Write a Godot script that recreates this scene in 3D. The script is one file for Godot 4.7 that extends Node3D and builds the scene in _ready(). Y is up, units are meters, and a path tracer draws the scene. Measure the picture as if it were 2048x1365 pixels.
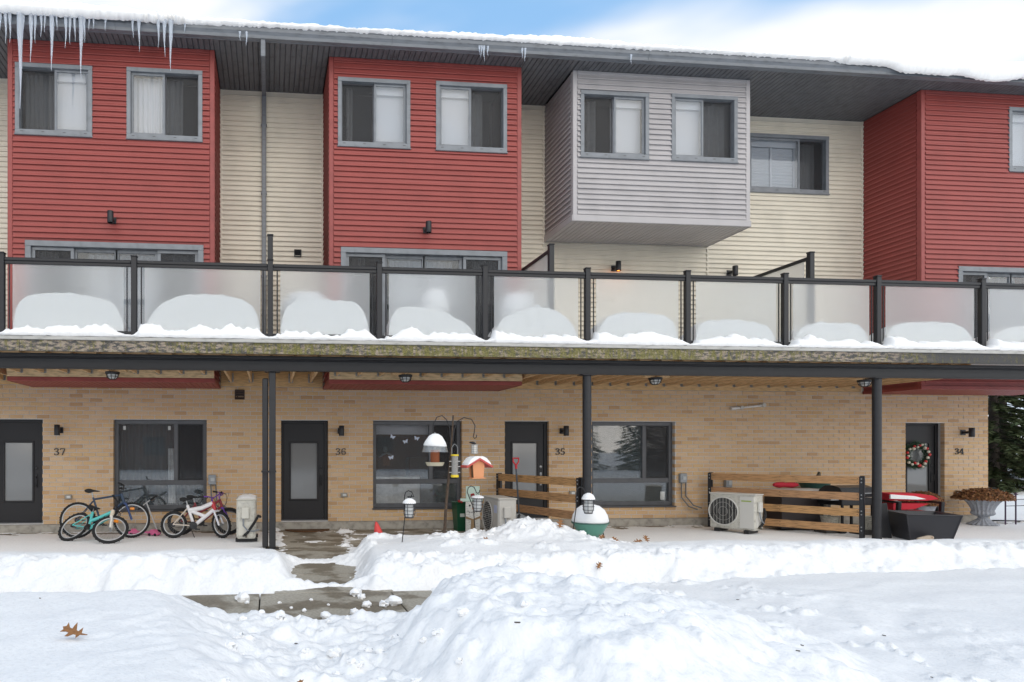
extends Node3D
# A row of townhouses in winter. World: brick wall face on z = 0, street side +z, patio slab at y = 0, metres.

class MB:
	var v := PackedVector3Array()
	var n := PackedVector3Array()
	var uv := PackedVector2Array()
	var c := PackedColorArray()
	var col := Color.WHITE
	var T := Transform3D.IDENTITY
	func tri(a: Vector3, b: Vector3, d: Vector3, na: Vector3, nb: Vector3, nd: Vector3):
		# a, b, d run counter-clockwise seen from outside; stored clockwise for Godot
		for q in [[a, na], [d, nd], [b, nb]]:
			v.append(T * q[0])
			var m: Vector3 = (T.basis * q[1]).normalized()
			n.append(m)
			c.append(col)
			var p: Vector3 = q[0]
			var k: Vector3 = q[1].abs()
			if k.y > k.x and k.y > k.z:
				uv.append(Vector2(p.x, p.z))
			elif k.x > k.z:
				uv.append(Vector2(p.z, -p.y))
			else:
				uv.append(Vector2(p.x, -p.y))
	func quad(a: Vector3, b: Vector3, d: Vector3, e: Vector3):
		var m := (b - a).cross(d - a)
		if m.length() < 1e-12:
			m = (d - a).cross(e - a)
		m = m.normalized()
		tri(a, b, d, m, m, m)
		tri(a, d, e, m, m, m)
	func squad(a: Vector3, b: Vector3, d: Vector3, e: Vector3, na: Vector3, nb: Vector3, nd: Vector3, ne: Vector3):
		tri(a, b, d, na, nb, nd)
		tri(a, d, e, na, nd, ne)
	func face(p: Array):
		for i in range(1, p.size() - 1):
			var m: Vector3 = (p[i] - p[0]).cross(p[i + 1] - p[0]).normalized()
			tri(p[0], p[i], p[i + 1], m, m, m)
	func box(a: Vector3, b: Vector3):
		var x0 := minf(a.x, b.x)
		var x1 := maxf(a.x, b.x)
		var y0 := minf(a.y, b.y)
		var y1 := maxf(a.y, b.y)
		var z0 := minf(a.z, b.z)
		var z1 := maxf(a.z, b.z)
		quad(Vector3(x0, y0, z1), Vector3(x1, y0, z1), Vector3(x1, y1, z1), Vector3(x0, y1, z1))
		quad(Vector3(x1, y0, z0), Vector3(x0, y0, z0), Vector3(x0, y1, z0), Vector3(x1, y1, z0))
		quad(Vector3(x1, y0, z1), Vector3(x1, y0, z0), Vector3(x1, y1, z0), Vector3(x1, y1, z1))
		quad(Vector3(x0, y0, z0), Vector3(x0, y0, z1), Vector3(x0, y1, z1), Vector3(x0, y1, z0))
		quad(Vector3(x0, y1, z1), Vector3(x1, y1, z1), Vector3(x1, y1, z0), Vector3(x0, y1, z0))
		quad(Vector3(x0, y0, z0), Vector3(x1, y0, z0), Vector3(x1, y0, z1), Vector3(x0, y0, z1))
	func cbox(a: Vector3, b: Vector3, ch: float):
		# box with chamfered edges: corners of an inner box pushed out along each axis
		var lo := Vector3(minf(a.x, b.x), minf(a.y, b.y), minf(a.z, b.z))
		var hi := Vector3(maxf(a.x, b.x), maxf(a.y, b.y), maxf(a.z, b.z))
		var pt := func(sx: int, sy: int, sz: int, ax: int) -> Vector3:
			var s := [sx, sy, sz]
			var p := Vector3.ZERO
			for i in 3:
				var e: float = hi[i] if s[i] > 0 else lo[i]
				p[i] = e if i == ax else e - s[i] * ch
			return p
		for ax in 3:
			var b1 := (ax + 1) % 3
			var b2 := (ax + 2) % 3
			for s in [-1, 1]:
				var q := []
				for k in [[-1, -1], [1, -1], [1, 1], [-1, 1]]:
					var g := [0, 0, 0]
					g[ax] = s
					g[b1] = k[0]
					g[b2] = k[1]
					q.append(pt.call(g[0], g[1], g[2], ax))
				if s < 0:
					q.reverse()
				quad(q[0], q[1], q[2], q[3])
			# edges parallel to ax
			for s1 in [-1, 1]:
				for s2 in [-1, 1]:
					var q := []
					for k in [[-1, b1], [1, b1], [1, b2], [-1, b2]]:
						var g := [0, 0, 0]
						g[ax] = k[0]
						g[b1] = s1
						g[b2] = s2
						q.append(pt.call(g[0], g[1], g[2], k[1]))
					var m: Vector3 = (q[1] - q[0]).cross(q[2] - q[0])
					var out := Vector3.ZERO
					out[b1] = s1
					out[b2] = s2
					if m.dot(out) < 0:
						q.reverse()
					quad(q[0], q[1], q[2], q[3])
		for sx in [-1, 1]:
			for sy in [-1, 1]:
				for sz in [-1, 1]:
					var q := [pt.call(sx, sy, sz, 0), pt.call(sx, sy, sz, 1), pt.call(sx, sy, sz, 2)]
					if (q[1] - q[0]).cross(q[2] - q[0]).dot(Vector3(sx, sy, sz)) < 0:
						q.reverse()
					face(q)
	func tube(pts: Array, r, sides := 8, caps := true):
		var k := pts.size()
		var rings := []
		var dirs := []
		var up := Vector3.ZERO
		for i in k:
			var d: Vector3 = (pts[mini(i + 1, k - 1)] - pts[maxi(i - 1, 0)]).normalized()
			if up == Vector3.ZERO:
				up = Vector3.UP if absf(d.y) < 0.9 else Vector3.RIGHT
			var s := d.cross(up).normalized()
			if s.length() < 0.5:
				s = d.cross(Vector3(0.3, 0.5, 0.8)).normalized()
			up = s.cross(d).normalized()
			var rr: float = r[i] if r is Array else r
			var ring := []
			for j in sides:
				var w := TAU * j / sides
				var o := s * cos(w) + up * sin(w)
				ring.append([pts[i] + o * rr, o])
			rings.append(ring)
			dirs.append(d)
		for i in k - 1:
			for j in sides:
				var j2 := (j + 1) % sides
				var A: Array = rings[i][j]
				var B: Array = rings[i][j2]
				var C: Array = rings[i + 1][j2]
				var E: Array = rings[i + 1][j]
				var m: Vector3 = (B[0] - A[0]).cross(C[0] - A[0])
				if m.dot(A[1]) >= 0:
					squad(A[0], B[0], C[0], E[0], A[1], B[1], C[1], E[1])
				else:
					squad(A[0], E[0], C[0], B[0], A[1], E[1], C[1], B[1])
		if caps:
			for e in [0, k - 1]:
				var d: Vector3 = -dirs[0] if e == 0 else dirs[e]
				for j in sides:
					var A: Vector3 = rings[e][j][0]
					var B: Vector3 = rings[e][(j + 1) % sides][0]
					if (A - pts[e]).cross(B - pts[e]).dot(d) >= 0:
						tri(pts[e], A, B, d, d, d)
					else:
						tri(pts[e], B, A, d, d, d)
	func lathe(base: Vector3, prof: Array, seg := 20, smooth := true):
		# prof: [radius, height] from bottom to top, axis +y
		for i in prof.size() - 1:
			var r0: float = prof[i][0]
			var y0: float = prof[i][1]
			var r1: float = prof[i + 1][0]
			var y1: float = prof[i + 1][1]
			var nn := Vector2(y1 - y0, r0 - r1).normalized()
			var n0 := nn
			var n1 := nn
			if smooth:
				if i > 0:
					var q := Vector2(y0 - prof[i - 1][1], prof[i - 1][0] - r0).normalized()
					if q.dot(nn) > 0.6:
						n0 = (q + nn).normalized()
				if i < prof.size() - 2:
					var q := Vector2(prof[i + 2][1] - y1, r1 - prof[i + 2][0]).normalized()
					if q.dot(nn) > 0.6:
						n1 = (q + nn).normalized()
			for j in seg:
				var w0 := TAU * j / seg
				var w1 := TAU * (j + 1) / seg
				var a0 := Vector3(cos(w0), 0, -sin(w0))
				var a1 := Vector3(cos(w1), 0, -sin(w1))
				var A := base + a0 * r0 + Vector3.UP * y0
				var B := base + a1 * r0 + Vector3.UP * y0
				var C := base + a1 * r1 + Vector3.UP * y1
				var E := base + a0 * r1 + Vector3.UP * y1
				var nA := a0 * n0.x + Vector3.UP * n0.y
				var nB := a1 * n0.x + Vector3.UP * n0.y
				var nC := a1 * n1.x + Vector3.UP * n1.y
				var nE := a0 * n1.x + Vector3.UP * n1.y
				if r0 > 1e-6:
					tri(A, B, C, nA, nB, nC)
				if r1 > 1e-6:
					tri(A, C, E, nA, nC, nE)
	func ring(cen: Vector3, ax: Vector3, R: float, r: float, seg := 28, sides := 8, rz := -1.0):
		ax = ax.normalized()
		var u := ax.cross(Vector3.UP)
		if u.length() < 0.1:
			u = ax.cross(Vector3.RIGHT)
		u = u.normalized()
		var w := ax.cross(u).normalized()
		if rz < 0:
			rz = r
		for i in seg:
			var q := []
			for ii in [i, i + 1]:
				var o: Vector3 = u * cos(TAU * ii / seg) + w * sin(TAU * ii / seg)
				for j in sides + 1:
					var t := TAU * j / sides
					q.append([cen + o * (R + r * cos(t)) + ax * (rz * sin(t)), (o * cos(t) * rz + ax * sin(t) * r).normalized()])
			for j in sides:
				var A: Array = q[j]
				var B: Array = q[j + 1]
				var C: Array = q[sides + 1 + j + 1]
				var E: Array = q[sides + 1 + j]
				if (B[0] - A[0]).cross(C[0] - A[0]).dot(A[1] + B[1]) >= 0:
					squad(A[0], B[0], C[0], E[0], A[1], B[1], C[1], E[1])
				else:
					squad(A[0], E[0], C[0], B[0], A[1], E[1], C[1], B[1])
	func prism(poly: PackedVector2Array, z0: float, z1: float):
		# polygon in xy, extruded from z0 to z1
		if Geometry2D.is_polygon_clockwise(poly):
			poly.reverse()
		var ix := Geometry2D.triangulate_polygon(poly)
		for i in range(0, ix.size(), 3):
			var a := poly[ix[i]]
			var b := poly[ix[i + 1]]
			var d := poly[ix[i + 2]]
			if (b - a).cross(d - a) < 0:
				var t := b
				b = d
				d = t
			tri(Vector3(a.x, a.y, z1), Vector3(b.x, b.y, z1), Vector3(d.x, d.y, z1), Vector3.BACK, Vector3.BACK, Vector3.BACK)
			tri(Vector3(a.x, a.y, z0), Vector3(d.x, d.y, z0), Vector3(b.x, b.y, z0), Vector3.FORWARD, Vector3.FORWARD, Vector3.FORWARD)
		for i in poly.size():
			var a := poly[i]
			var b := poly[(i + 1) % poly.size()]
			quad(Vector3(a.x, a.y, z0), Vector3(b.x, b.y, z0), Vector3(b.x, b.y, z1), Vector3(a.x, a.y, z1))
	func mesh() -> ArrayMesh:
		var ar := []
		ar.resize(Mesh.ARRAY_MAX)
		ar[Mesh.ARRAY_VERTEX] = v
		ar[Mesh.ARRAY_NORMAL] = n
		ar[Mesh.ARRAY_TEX_UV] = uv
		ar[Mesh.ARRAY_COLOR] = c
		var m := ArrayMesh.new()
		m.add_surface_from_arrays(Mesh.PRIMITIVE_TRIANGLES, ar)
		return m

var taken := {}
var rng := RandomNumberGenerator.new()
var M := {}

func V(x: float, y: float, z: float) -> Vector3:
	return Vector3(x, y, z)

func lin(r: float, g: float, b: float, a := 1.0) -> Color:
	var k := Color(r, g, b).linear_to_srgb()
	k.a = a
	return k

func numbered(called: String) -> String:
	if not taken.has(called):
		taken[called] = 0
		return called
	taken[called] += 1
	return "%s_%03d" % [called, taken[called]]

func tag(o: Node3D, label: String, category: String, group := ""):
	o.set_meta("label", label)
	o.set_meta("category", category)
	if group != "":
		o.set_meta("group", group)

func thing(called: String, label: String, category: String, at := Vector3.ZERO, turn := 0.0, group := "") -> Node3D:
	var o := Node3D.new()
	o.name = numbered(called)
	add_child(o)
	o.position = at
	o.rotation.y = turn
	tag(o, label, category, group)
	return o

func node(called: String, parent: Node3D, at := Vector3.ZERO) -> Node3D:
	var o := Node3D.new()
	o.name = called
	parent.add_child(o, true)
	o.position = at
	return o

func part(mb: MB, called: String, m: Material, parent: Node3D) -> MeshInstance3D:
	return inst(mb.mesh(), called, m, parent)

func inst(mesh: Mesh, called: String, m: Material, parent: Node3D, xf := Transform3D.IDENTITY) -> MeshInstance3D:
	var o := MeshInstance3D.new()
	o.name = called
	o.mesh = mesh
	o.material_override = m
	o.transform = xf
	parent.add_child(o, true)
	return o

func solo(mb: MB, called: String, m: Material, label: String, category: String, group := "") -> MeshInstance3D:
	var o := part(mb, numbered(called), m, self)
	tag(o, label, category, group)
	return o

func setting(mb: MB, called: String, m: Material) -> MeshInstance3D:
	var o := part(mb, numbered(called), m, self)
	o.set_meta("kind", "structure")
	return o

func xf(at: Vector3, yaw := 0.0, pitch := 0.0, roll := 0.0) -> Transform3D:
	return Transform3D(Basis.from_euler(Vector3(pitch, yaw, roll)), at)

func fn(freq: float, seed := 1, oct := 3, type := FastNoiseLite.TYPE_SIMPLEX_SMOOTH) -> FastNoiseLite:
	var k := FastNoiseLite.new()
	k.noise_type = type
	k.frequency = freq
	k.seed = seed
	k.fractal_type = FastNoiseLite.FRACTAL_FBM if oct > 1 else FastNoiseLite.FRACTAL_NONE
	k.fractal_octaves = oct
	return k

func ntex(freq: float, stops: Array, size := 512, seed := 1, oct := 4, type := FastNoiseLite.TYPE_SIMPLEX_SMOOTH) -> NoiseTexture2D:
	var t := NoiseTexture2D.new()
	t.width = size
	t.height = size
	t.seamless = true
	t.noise = fn(freq, seed, oct, type)
	var g := Gradient.new()
	var off := PackedFloat32Array()
	var cs := PackedColorArray()
	for s in stops:
		off.append(s[0])
		cs.append(s[1] if s[1] is Color else Color(s[1], s[1], s[1]))
	g.offsets = off
	g.colors = cs
	t.color_ramp = g
	return t

func mat(color: Color, rough := 0.7, tex: Texture2D = null, scale := Vector3.ONE, bump: Texture2D = null, cm := 0.2, metal := 0.0, world := false) -> StandardMaterial3D:
	var m := StandardMaterial3D.new()
	m.albedo_color = color
	m.roughness = rough
	m.metallic = metal
	m.vertex_color_use_as_albedo = true
	if tex or bump:
		m.uv1_triplanar = true
		m.uv1_world_triplanar = world
		m.uv1_scale = scale
		m.uv1_triplanar_sharpness = 4.0
	if tex:
		m.albedo_texture = tex
	if bump:
		m.heightmap_enabled = true
		m.heightmap_texture = bump
		m.heightmap_scale = cm
	return m

func glass(alpha: float, color := Color(0.55, 0.6, 0.62), rough := 0.02) -> StandardMaterial3D:
	var m := StandardMaterial3D.new()
	color.a = alpha
	m.albedo_color = color
	m.roughness = rough
	m.metallic_specular = 0.6
	m.transparency = BaseMaterial3D.TRANSPARENCY_ALPHA
	return m

func see_through(color: Color, alpha: float) -> StandardMaterial3D:
	var m := StandardMaterial3D.new()
	color.a = alpha
	m.albedo_color = color
	m.roughness = 0.9
	m.transparency = BaseMaterial3D.TRANSPARENCY_ALPHA
	return m

func materials():
	var soft := ntex(0.012, [[0.0, 0.86], [0.5, 0.95], [1.0, 1.0]], 256, 3)
	var faint := ntex(0.012, [[0.0, 0.93], [0.5, 0.98], [1.0, 1.0]], 256, 4)
	var grime := ntex(0.02, [[0.0, 0.72], [0.35, 0.92], [1.0, 1.0]], 256, 9, 5)
	var speck := ntex(0.22, [[0.0, 0.55], [0.4, 0.88], [0.6, 0.95], [1.0, 1.0]], 256, 5, 3)
	var grain := ntex(0.03, [[0.0, 0.72], [0.35, 0.9], [0.6, 0.97], [0.8, 1.0], [1.0, 0.9]], 256, 7, 5)
	var rough_b := ntex(0.12, [[0.0, 0.0], [1.0, 1.0]], 256, 15, 4)
	M.red = mat(lin(0.325, 0.068, 0.058), 0.5, faint, V(0.4, 0.4, 0.4), null, 0.2, 0.0, true)
	M.red_trim = mat(lin(0.315, 0.064, 0.055), 0.5, soft, V(1, 1, 1))
	M.beige = mat(lin(0.77, 0.71, 0.59), 0.55, faint, V(0.4, 0.4, 0.4), null, 0.2, 0.0, true)
	M.grey = mat(lin(0.45, 0.425, 0.425), 0.5, faint, V(0.4, 0.4, 0.4), null, 0.2, 0.0, true)
	M.soffit = mat(lin(0.135, 0.14, 0.15), 0.5, grime, V(0.8, 0.8, 0.8), null, 0.2, 0.0, true)
	M.groove = mat(lin(0.03, 0.03, 0.032), 0.8)
	M.frame = mat(lin(0.22, 0.235, 0.255), 0.4, soft, V(1, 1, 1))
	M.frame_dark = mat(lin(0.095, 0.098, 0.107), 0.4, soft, V(1, 1, 1))
	M.gutter = mat(lin(0.18, 0.195, 0.215), 0.35, grime, V(0.5, 2, 2))
	M.black = mat(lin(0.015, 0.015, 0.018), 0.45, speck, V(2, 2, 2))
	M.beam = mat(lin(0.02, 0.02, 0.023), 0.5, grime, V(0.6, 2, 2))
	M.rubber = mat(lin(0.018, 0.018, 0.019), 0.85, speck, V(6, 6, 6))
	M.brick = mat(Color.WHITE, 0.85, ntex(0.09, [[0.0, 0.62], [0.35, 0.86], [0.6, 0.95], [1.0, 1.0]], 512, 21, 5), V(2.1, 2.1, 2.1), rough_b, 0.25, 0.0, true)
	M.mortar = mat(lin(0.70, 0.68, 0.66), 0.95, speck, V(3, 3, 3), rough_b, 0.3)
	M.concrete = mat(lin(0.42, 0.39, 0.34), 0.9, ntex(0.02, [[0.0, 0.7], [0.3, 0.88], [0.6, 0.96], [1.0, 1.0]], 512, 31, 6), V(0.5, 0.5, 0.5), rough_b, 0.15)
	M.slab = mat(Color.WHITE, 0.62, slab_texture(), V(0.25, 0.25, 0.25), rough_b, 0.1, 0.0, true)
	M.wood = mat(lin(0.74, 0.50, 0.27), 0.75, grain, V(7, 7, 0.5))
	M.ply = mat(lin(0.70, 0.52, 0.31), 0.8, grain, V(0.6, 3, 3))
	M.ledger = mat(lin(0.66, 0.43, 0.21), 0.8, grain, V(0.5, 7, 7))
	M.steel = mat(lin(0.42, 0.43, 0.44), 0.4, grime, V(5, 5, 5), null, 0.2, 0.6)
	M.fence = []
	for k in 3:
		M.fence.append(mat(lin(0.58 - 0.04 * k, 0.325 - 0.025 * k, 0.135), 0.75, ntex(0.025, [[0.0, 0.42], [0.25, 0.78], [0.55, 0.96], [0.8, 1.0], [1.0, 0.7]], 256, 41 + k, 6), V(0.55, 8, 8), rough_b, 0.1))
	M.flash = mat(lin(0.50, 0.49, 0.46), 0.5, grime, V(0.7, 3, 3))
	M.rim = mat(Color.WHITE, 0.9, null)
	M.rim.albedo_texture = rim_texture()
	M.rim.uv1_scale = V(1.0 / 26.0, 1.0 / 0.19, 1)
	M.rim.uv1_offset = V(8.0 / 26.0, 3.40 / 0.19, 0)
	M.rim.heightmap_enabled = true
	M.rim.heightmap_texture = M.rim.albedo_texture
	M.rim.heightmap_scale = 0.5
	M.snow = mat(lin(0.90, 0.897, 0.892), 0.75, ntex(0.05, [[0.0, 0.93], [0.4, 0.985], [1.0, 1.0]], 512, 51, 5), V(0.8, 0.8, 0.8), ntex(0.10, [[0.0, 0.0], [1.0, 1.0]], 512, 53, 5), 0.28)
	M.snow.subsurf_scatter_enabled = false
	M.snow_fine = mat(lin(0.90, 0.897, 0.892), 0.75, null, V(1.5, 1.5, 1.5), rough_b, 0.35)
	M.snow_lump = mat(lin(0.90, 0.897, 0.892), 0.75)
	M.ice = StandardMaterial3D.new()
	M.ice.albedo_color = Color(0.93, 0.96, 1.0, 0.34)
	M.ice.roughness = 0.12
	M.ice.refraction_enabled = true
	M.ice.refraction_scale = 0.031
	M.frost = StandardMaterial3D.new()
	M.frost.albedo_color = Color(0.985, 0.995, 0.998, 0.12)
	M.frost.roughness = 0.36
	M.frost.refraction_enabled = true
	M.frost.refraction_scale = 0.045
	M.pane = glass(0.06)
	M.frosted_lite = StandardMaterial3D.new()
	M.frosted_lite.albedo_color = lin(0.20, 0.205, 0.205)
	M.frosted_lite.roughness = 0.09
	M.frosted_lite.metallic_specular = 0.7
	M.screen = see_through(lin(0.04, 0.04, 0.043), 0.42)
	M.blind = mat(lin(0.43, 0.455, 0.50), 0.8)
	M.curtain = mat(lin(0.62, 0.64, 0.66), 0.9, soft, V(2, 2, 2))
	M.curtain_dark = mat(lin(0.035, 0.033, 0.038), 0.9, soft, V(2, 2, 2))
	M.room = mat(lin(0.22, 0.20, 0.18), 0.9)
	M.room_brown = mat(lin(0.22, 0.10, 0.05), 0.9, speck, V(0.6, 0.6, 0.6))
	M.door = mat(lin(0.011, 0.0105, 0.0135), 0.55, speck, V(4, 4, 4))
	M.white = mat(lin(0.75, 0.75, 0.73), 0.45, soft, V(2, 2, 2))
	M.offwhite = mat(lin(0.62, 0.60, 0.53), 0.5, grime, V(2, 2, 2))
	M.bark = mat(lin(0.10, 0.08, 0.065), 0.95, speck, V(3, 3, 3))
	M.needle = mat(lin(0.085, 0.11, 0.045), 0.8)
	M.needle.backlight_enabled = true
	M.needle.backlight = Color(0.25, 0.35, 0.15)
	M.dry = mat(lin(0.23, 0.105, 0.04), 0.85)
	M.leaf = mat(lin(0.30, 0.135, 0.045), 0.7, grime, V(8, 8, 8))
	M.stone = mat(lin(0.36, 0.38, 0.42), 0.8, grime, V(4, 4, 4), rough_b, 0.2)
	M.lens = mat(lin(0.62, 0.63, 0.62), 0.15)
	M.bulb = mat(lin(0.8, 0.45, 0.15), 0.4)
	M.bulb.emission_enabled = true
	M.bulb.emission = Color(1.0, 0.55, 0.2)
	M.bulb.emission_energy_multiplier = 1.0

func plain(r: float, g: float, b: float, rough := 0.5, metal := 0.0) -> StandardMaterial3D:
	var key := "p%.3f_%.3f_%.3f_%.2f_%.2f" % [r, g, b, rough, metal]
	if not M.has(key):
		M[key] = mat(lin(r, g, b), rough, null, Vector3.ONE, null, 0.2, metal)
	return M[key]

func slab_texture() -> ImageTexture:
	# concrete slab, dark where melt water has soaked in, pale salt-dried blotches between
	var w := 512
	var im := Image.create(w, w, false, Image.FORMAT_RGB8)
	var a := fn(0.011, 61, 5)
	var b := fn(0.18, 62, 3)
	for y in w:
		for x in w:
			# blend towards the tile's far copy so that it repeats without a seam
			var fx := clampf((x - 400.0) / 112.0, 0, 1)
			var fy := clampf((y - 400.0) / 112.0, 0, 1)
			var k := lerpf(lerpf(a.get_noise_2d(x, y), a.get_noise_2d(x - w, y), fx), lerpf(a.get_noise_2d(x, y - w), a.get_noise_2d(x - w, y - w), fx), fy)
			var wet := smoothstep(-0.18, 0.16, k)
			var g := 0.85 + 0.3 * b.get_noise_2d(x, y)
			var col := Color(0.215, 0.18, 0.13).lerp(Color(0.42, 0.38, 0.31), 1.0 - wet) * g
			im.set_pixel(x, y, col.linear_to_srgb())
	return ImageTexture.create_from_image(im)

func rim_texture() -> ImageTexture:
	# weathered fascia: charcoal paint flaking off pinkish primer, moss growing from the joints
	var w := 2048
	var h := 48
	var im := Image.create(w, h, false, Image.FORMAT_RGB8)
	var a := fn(0.045, 71, 4)
	var b := fn(0.10, 72, 3)
	var d := fn(0.35, 73, 2)
	var e := fn(0.006, 74, 2)
	for x in w:
		var X := -8.0 + 26.0 * x / w
		var mossy := smoothstep(-3.2, 0.2, X) * (1.0 - smoothstep(6.0, 11.5, X)) * 0.9 + 0.25 * (1.0 - smoothstep(10.5, 13.0, X)) * smoothstep(-7.0, -4.0, X) - 0.1
		mossy += 0.35 * e.get_noise_2d(x, 5)
		var flaky := 1.0 - smoothstep(10.6, 12.2, X)
		for y in h:
			var col := Color(0.075, 0.073, 0.072)
			var peel := a.get_noise_2d(x * 1.5, y * 1.5) + 0.5 * d.get_noise_2d(x, y)
			var pk := smoothstep(-0.2, 0.2, peel) * flaky
			var prim := Color(0.40, 0.34, 0.26).lerp(Color(0.32, 0.25, 0.20), clampf(0.5 + 1.3 * b.get_noise_2d(x, y + 90), 0, 1))
			col = col.lerp(prim, pk * 0.9)
			var ms := smoothstep(0.30, 0.62, mossy * 0.5 + 0.85 * b.get_noise_2d(x * 1.9, y * 0.13) + 0.55 * d.get_noise_2d(x * 1.3, y))
			var green := Color(0.075, 0.08, 0.022).lerp(Color(0.27, 0.235, 0.07), clampf(0.5 + 1.4 * d.get_noise_2d(x + 400, y), 0, 1))
			col = col.lerp(green, ms * 0.92)
			col = col * (0.62 + 0.9 * absf(d.get_noise_2d(x * 2, y * 2 + 50)) + 0.1)
			im.set_pixel(x, y, col.linear_to_srgb())
	return ImageTexture.create_from_image(im)

func sky_texture() -> ImageTexture:
	var w := 1024
	var h := 512
	var data := PackedFloat32Array()
	data.resize(w * h * 3)
	var a := fn(1.15, 5, 5)
	var b := fn(3.2, 17, 4)
	var i := 0
	for y in h:
		var el := PI * (0.5 - (y + 0.5) / h)
		var s := sin(el)
		var ce := cos(el)
		for x in w:
			var ph := TAU * ((x + 0.5) / w - 0.5)
			var dx := sin(ph) * ce
			var dz := -cos(ph) * ce
			var col := Color(0.72, 0.72, 0.725)
			if s > 0.0:
				# clouds on a flat layer overhead, drawn out in wind streaks
				var k := 1.0 / (s + 0.22)
				var px := dx * k + SKX
				var pz := dz * k + SKZ
				var d := a.get_noise_3d(px * 0.62 + pz * 0.24, pz * 1.5 - px * 0.5, 0.0) + 0.55 * b.get_noise_3d(px * 0.6 + pz * 0.2, pz * 1.8 - px * 0.9, 4.0)
				var cov := smoothstep(-0.46, 0.52, d)
				var blue := Color(0.16, 0.31, 0.52).lerp(Color(0.30, 0.46, 0.66), pow(1.0 - s, 2.5))
				var white := Color(0.655, 0.65, 0.645)
				col = blue.lerp(white, cov * (0.86 + 0.14 * smoothstep(-0.3, 0.3, b.get_noise_3d(px * 0.9 + pz * 0.5, pz * 3.0 - px * 1.4, 9.0))))
				col = col.lerp(Color(0.72, 0.72, 0.725), pow(1.0 - s, 10.0) * 0.8)
			else:
				col = Color(0.70, 0.72, 0.75)
			data[i] = col.r
			data[i + 1] = col.g
			data[i + 2] = col.b
			i += 3
	return ImageTexture.create_from_image(Image.create_from_data(w, h, false, Image.FORMAT_RGBF, data.to_byte_array()))

const SKX := -6.0
const SKZ := 7.0

func _ready():
	# ---- camera, sky, sun, exposure
	var cam := Camera3D.new()
	cam.name = "camera"
	var near := 0.1
	cam.set_frustum(1365.0 / 1344.0 * near, Vector2(355.0, 216.5) / 1344.0 * near, near, 600.0)
	cam.keep_aspect = Camera3D.KEEP_HEIGHT
	cam.position = V(0, 1.67, 13.92)
	cam.rotation_degrees = V(0, -5.47, 0)
	add_child(cam)
	cam.current = true
	var we := WorldEnvironment.new()
	we.name = "world_environment"
	var env := Environment.new()
	env.background_mode = Environment.BG_SKY
	var sky := Sky.new()
	var pano := PanoramaSkyMaterial.new()
	pano.panorama = sky_texture()
	sky.sky_material = pano
	env.sky = sky
	env.tonemap_mode = Environment.TONE_MAPPER_LINEAR
	env.tonemap_exposure = 1.7
	env.sdfgi_enabled = true
	env.ssao_enabled = true
	env.ssil_enabled = true
	we.environment = env
	add_child(we)
	var sun := DirectionalLight3D.new()
	sun.name = "sun"
	sun.light_energy = 0.42
	sun.light_color = Color(1.0, 0.95, 0.87)
	sun.light_angular_distance = 90.0
	sun.shadow_enabled = true
	sun.rotation_degrees = V(-30, 16, 0)
	add_child(sun)
	rng.seed = 20240
	materials()
	townhouses()
	balcony()
	ground()
	trees()
	wall_fittings()
	roof_ice()
	air_conditioners()
	fences()
	bicycles()
	feeders()
	yard_things()
	right_end()
	leaves_and_lumps()

# ------------------------------------------------------------------ building
const XL := -7.6
const XR := 16.41
const EAVE := 9.04
const BAYZ := 1.35
const COURSE := 0.1016
var board_meshes := {}
var board_list := []

func strips(x0: float, x1: float, y0: float, y1: float, holes: Array) -> Array:
	# parts of [x0, x1] at the height of y0..y1 that no hole [xa, xb, ya, yb] covers
	var ym := (y0 + y1) * 0.5
	var out := [[x0, x1]]
	for h in holes:
		if ym <= h[2] or ym >= h[3]:
			continue
		var nx := []
		for s in out:
			if h[1] <= s[0] or h[0] >= s[1]:
				nx.append(s)
				continue
			if h[0] > s[0] + 0.004:
				nx.append([s[0], h[0]])
			if h[1] < s[1] - 0.004:
				nx.append([h[1], s[1]])
		out = nx
	return out

func wall_panel(mb: MB, x0: float, x1: float, y0: float, y1: float, z0: float, z1: float, holes: Array):
	# a wall with rectangular openings, cut into butted boxes
	var ys := [y0, y1]
	for h in holes:
		for k in [2, 3]:
			if h[k] > y0 and h[k] < y1:
				ys.append(h[k])
	ys.sort()
	for i in ys.size() - 1:
		if ys[i + 1] - ys[i] < 0.001:
			continue
		for s in strips(x0, x1, ys[i], ys[i + 1], holes):
			mb.box(V(s[0], ys[i], z0), V(s[1], ys[i + 1], z1))

func board_mesh(length: float) -> ArrayMesh:
	var key := snappedf(length, 0.01)
	if not board_meshes.has(key):
		var mb := MB.new()
		var L: float = length
		# lap profile: bottom edge proud, a rolled lip below, back on z = 0
		var pr := [Vector2(0.004, COURSE + 0.004), Vector2(0.013, COURSE * 0.5), Vector2(0.034, 0.018), Vector2(0.034, 0.004), Vector2(0.031, 0.0), Vector2(0.026, 0.0), Vector2(0.023, 0.020), Vector2(0.0, 0.024)]
		for i in pr.size() - 1:
			var a: Vector2 = pr[i + 1]
			var b: Vector2 = pr[i]
			mb.quad(V(0, a.y, a.x), V(L, a.y, a.x), V(L, b.y, b.x), V(0, b.y, b.x))
		for e in [[0.0, true], [L, false]]:
			var p := []
			for q in pr:
				p.append(V(e[0], q.y, q.x))
			p.append(V(e[0], COURSE + 0.004, 0))
			if not e[1]:
				p.reverse()
			mb.face(p)
		board_meshes[key] = mb.mesh()
	return board_meshes[key]

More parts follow.
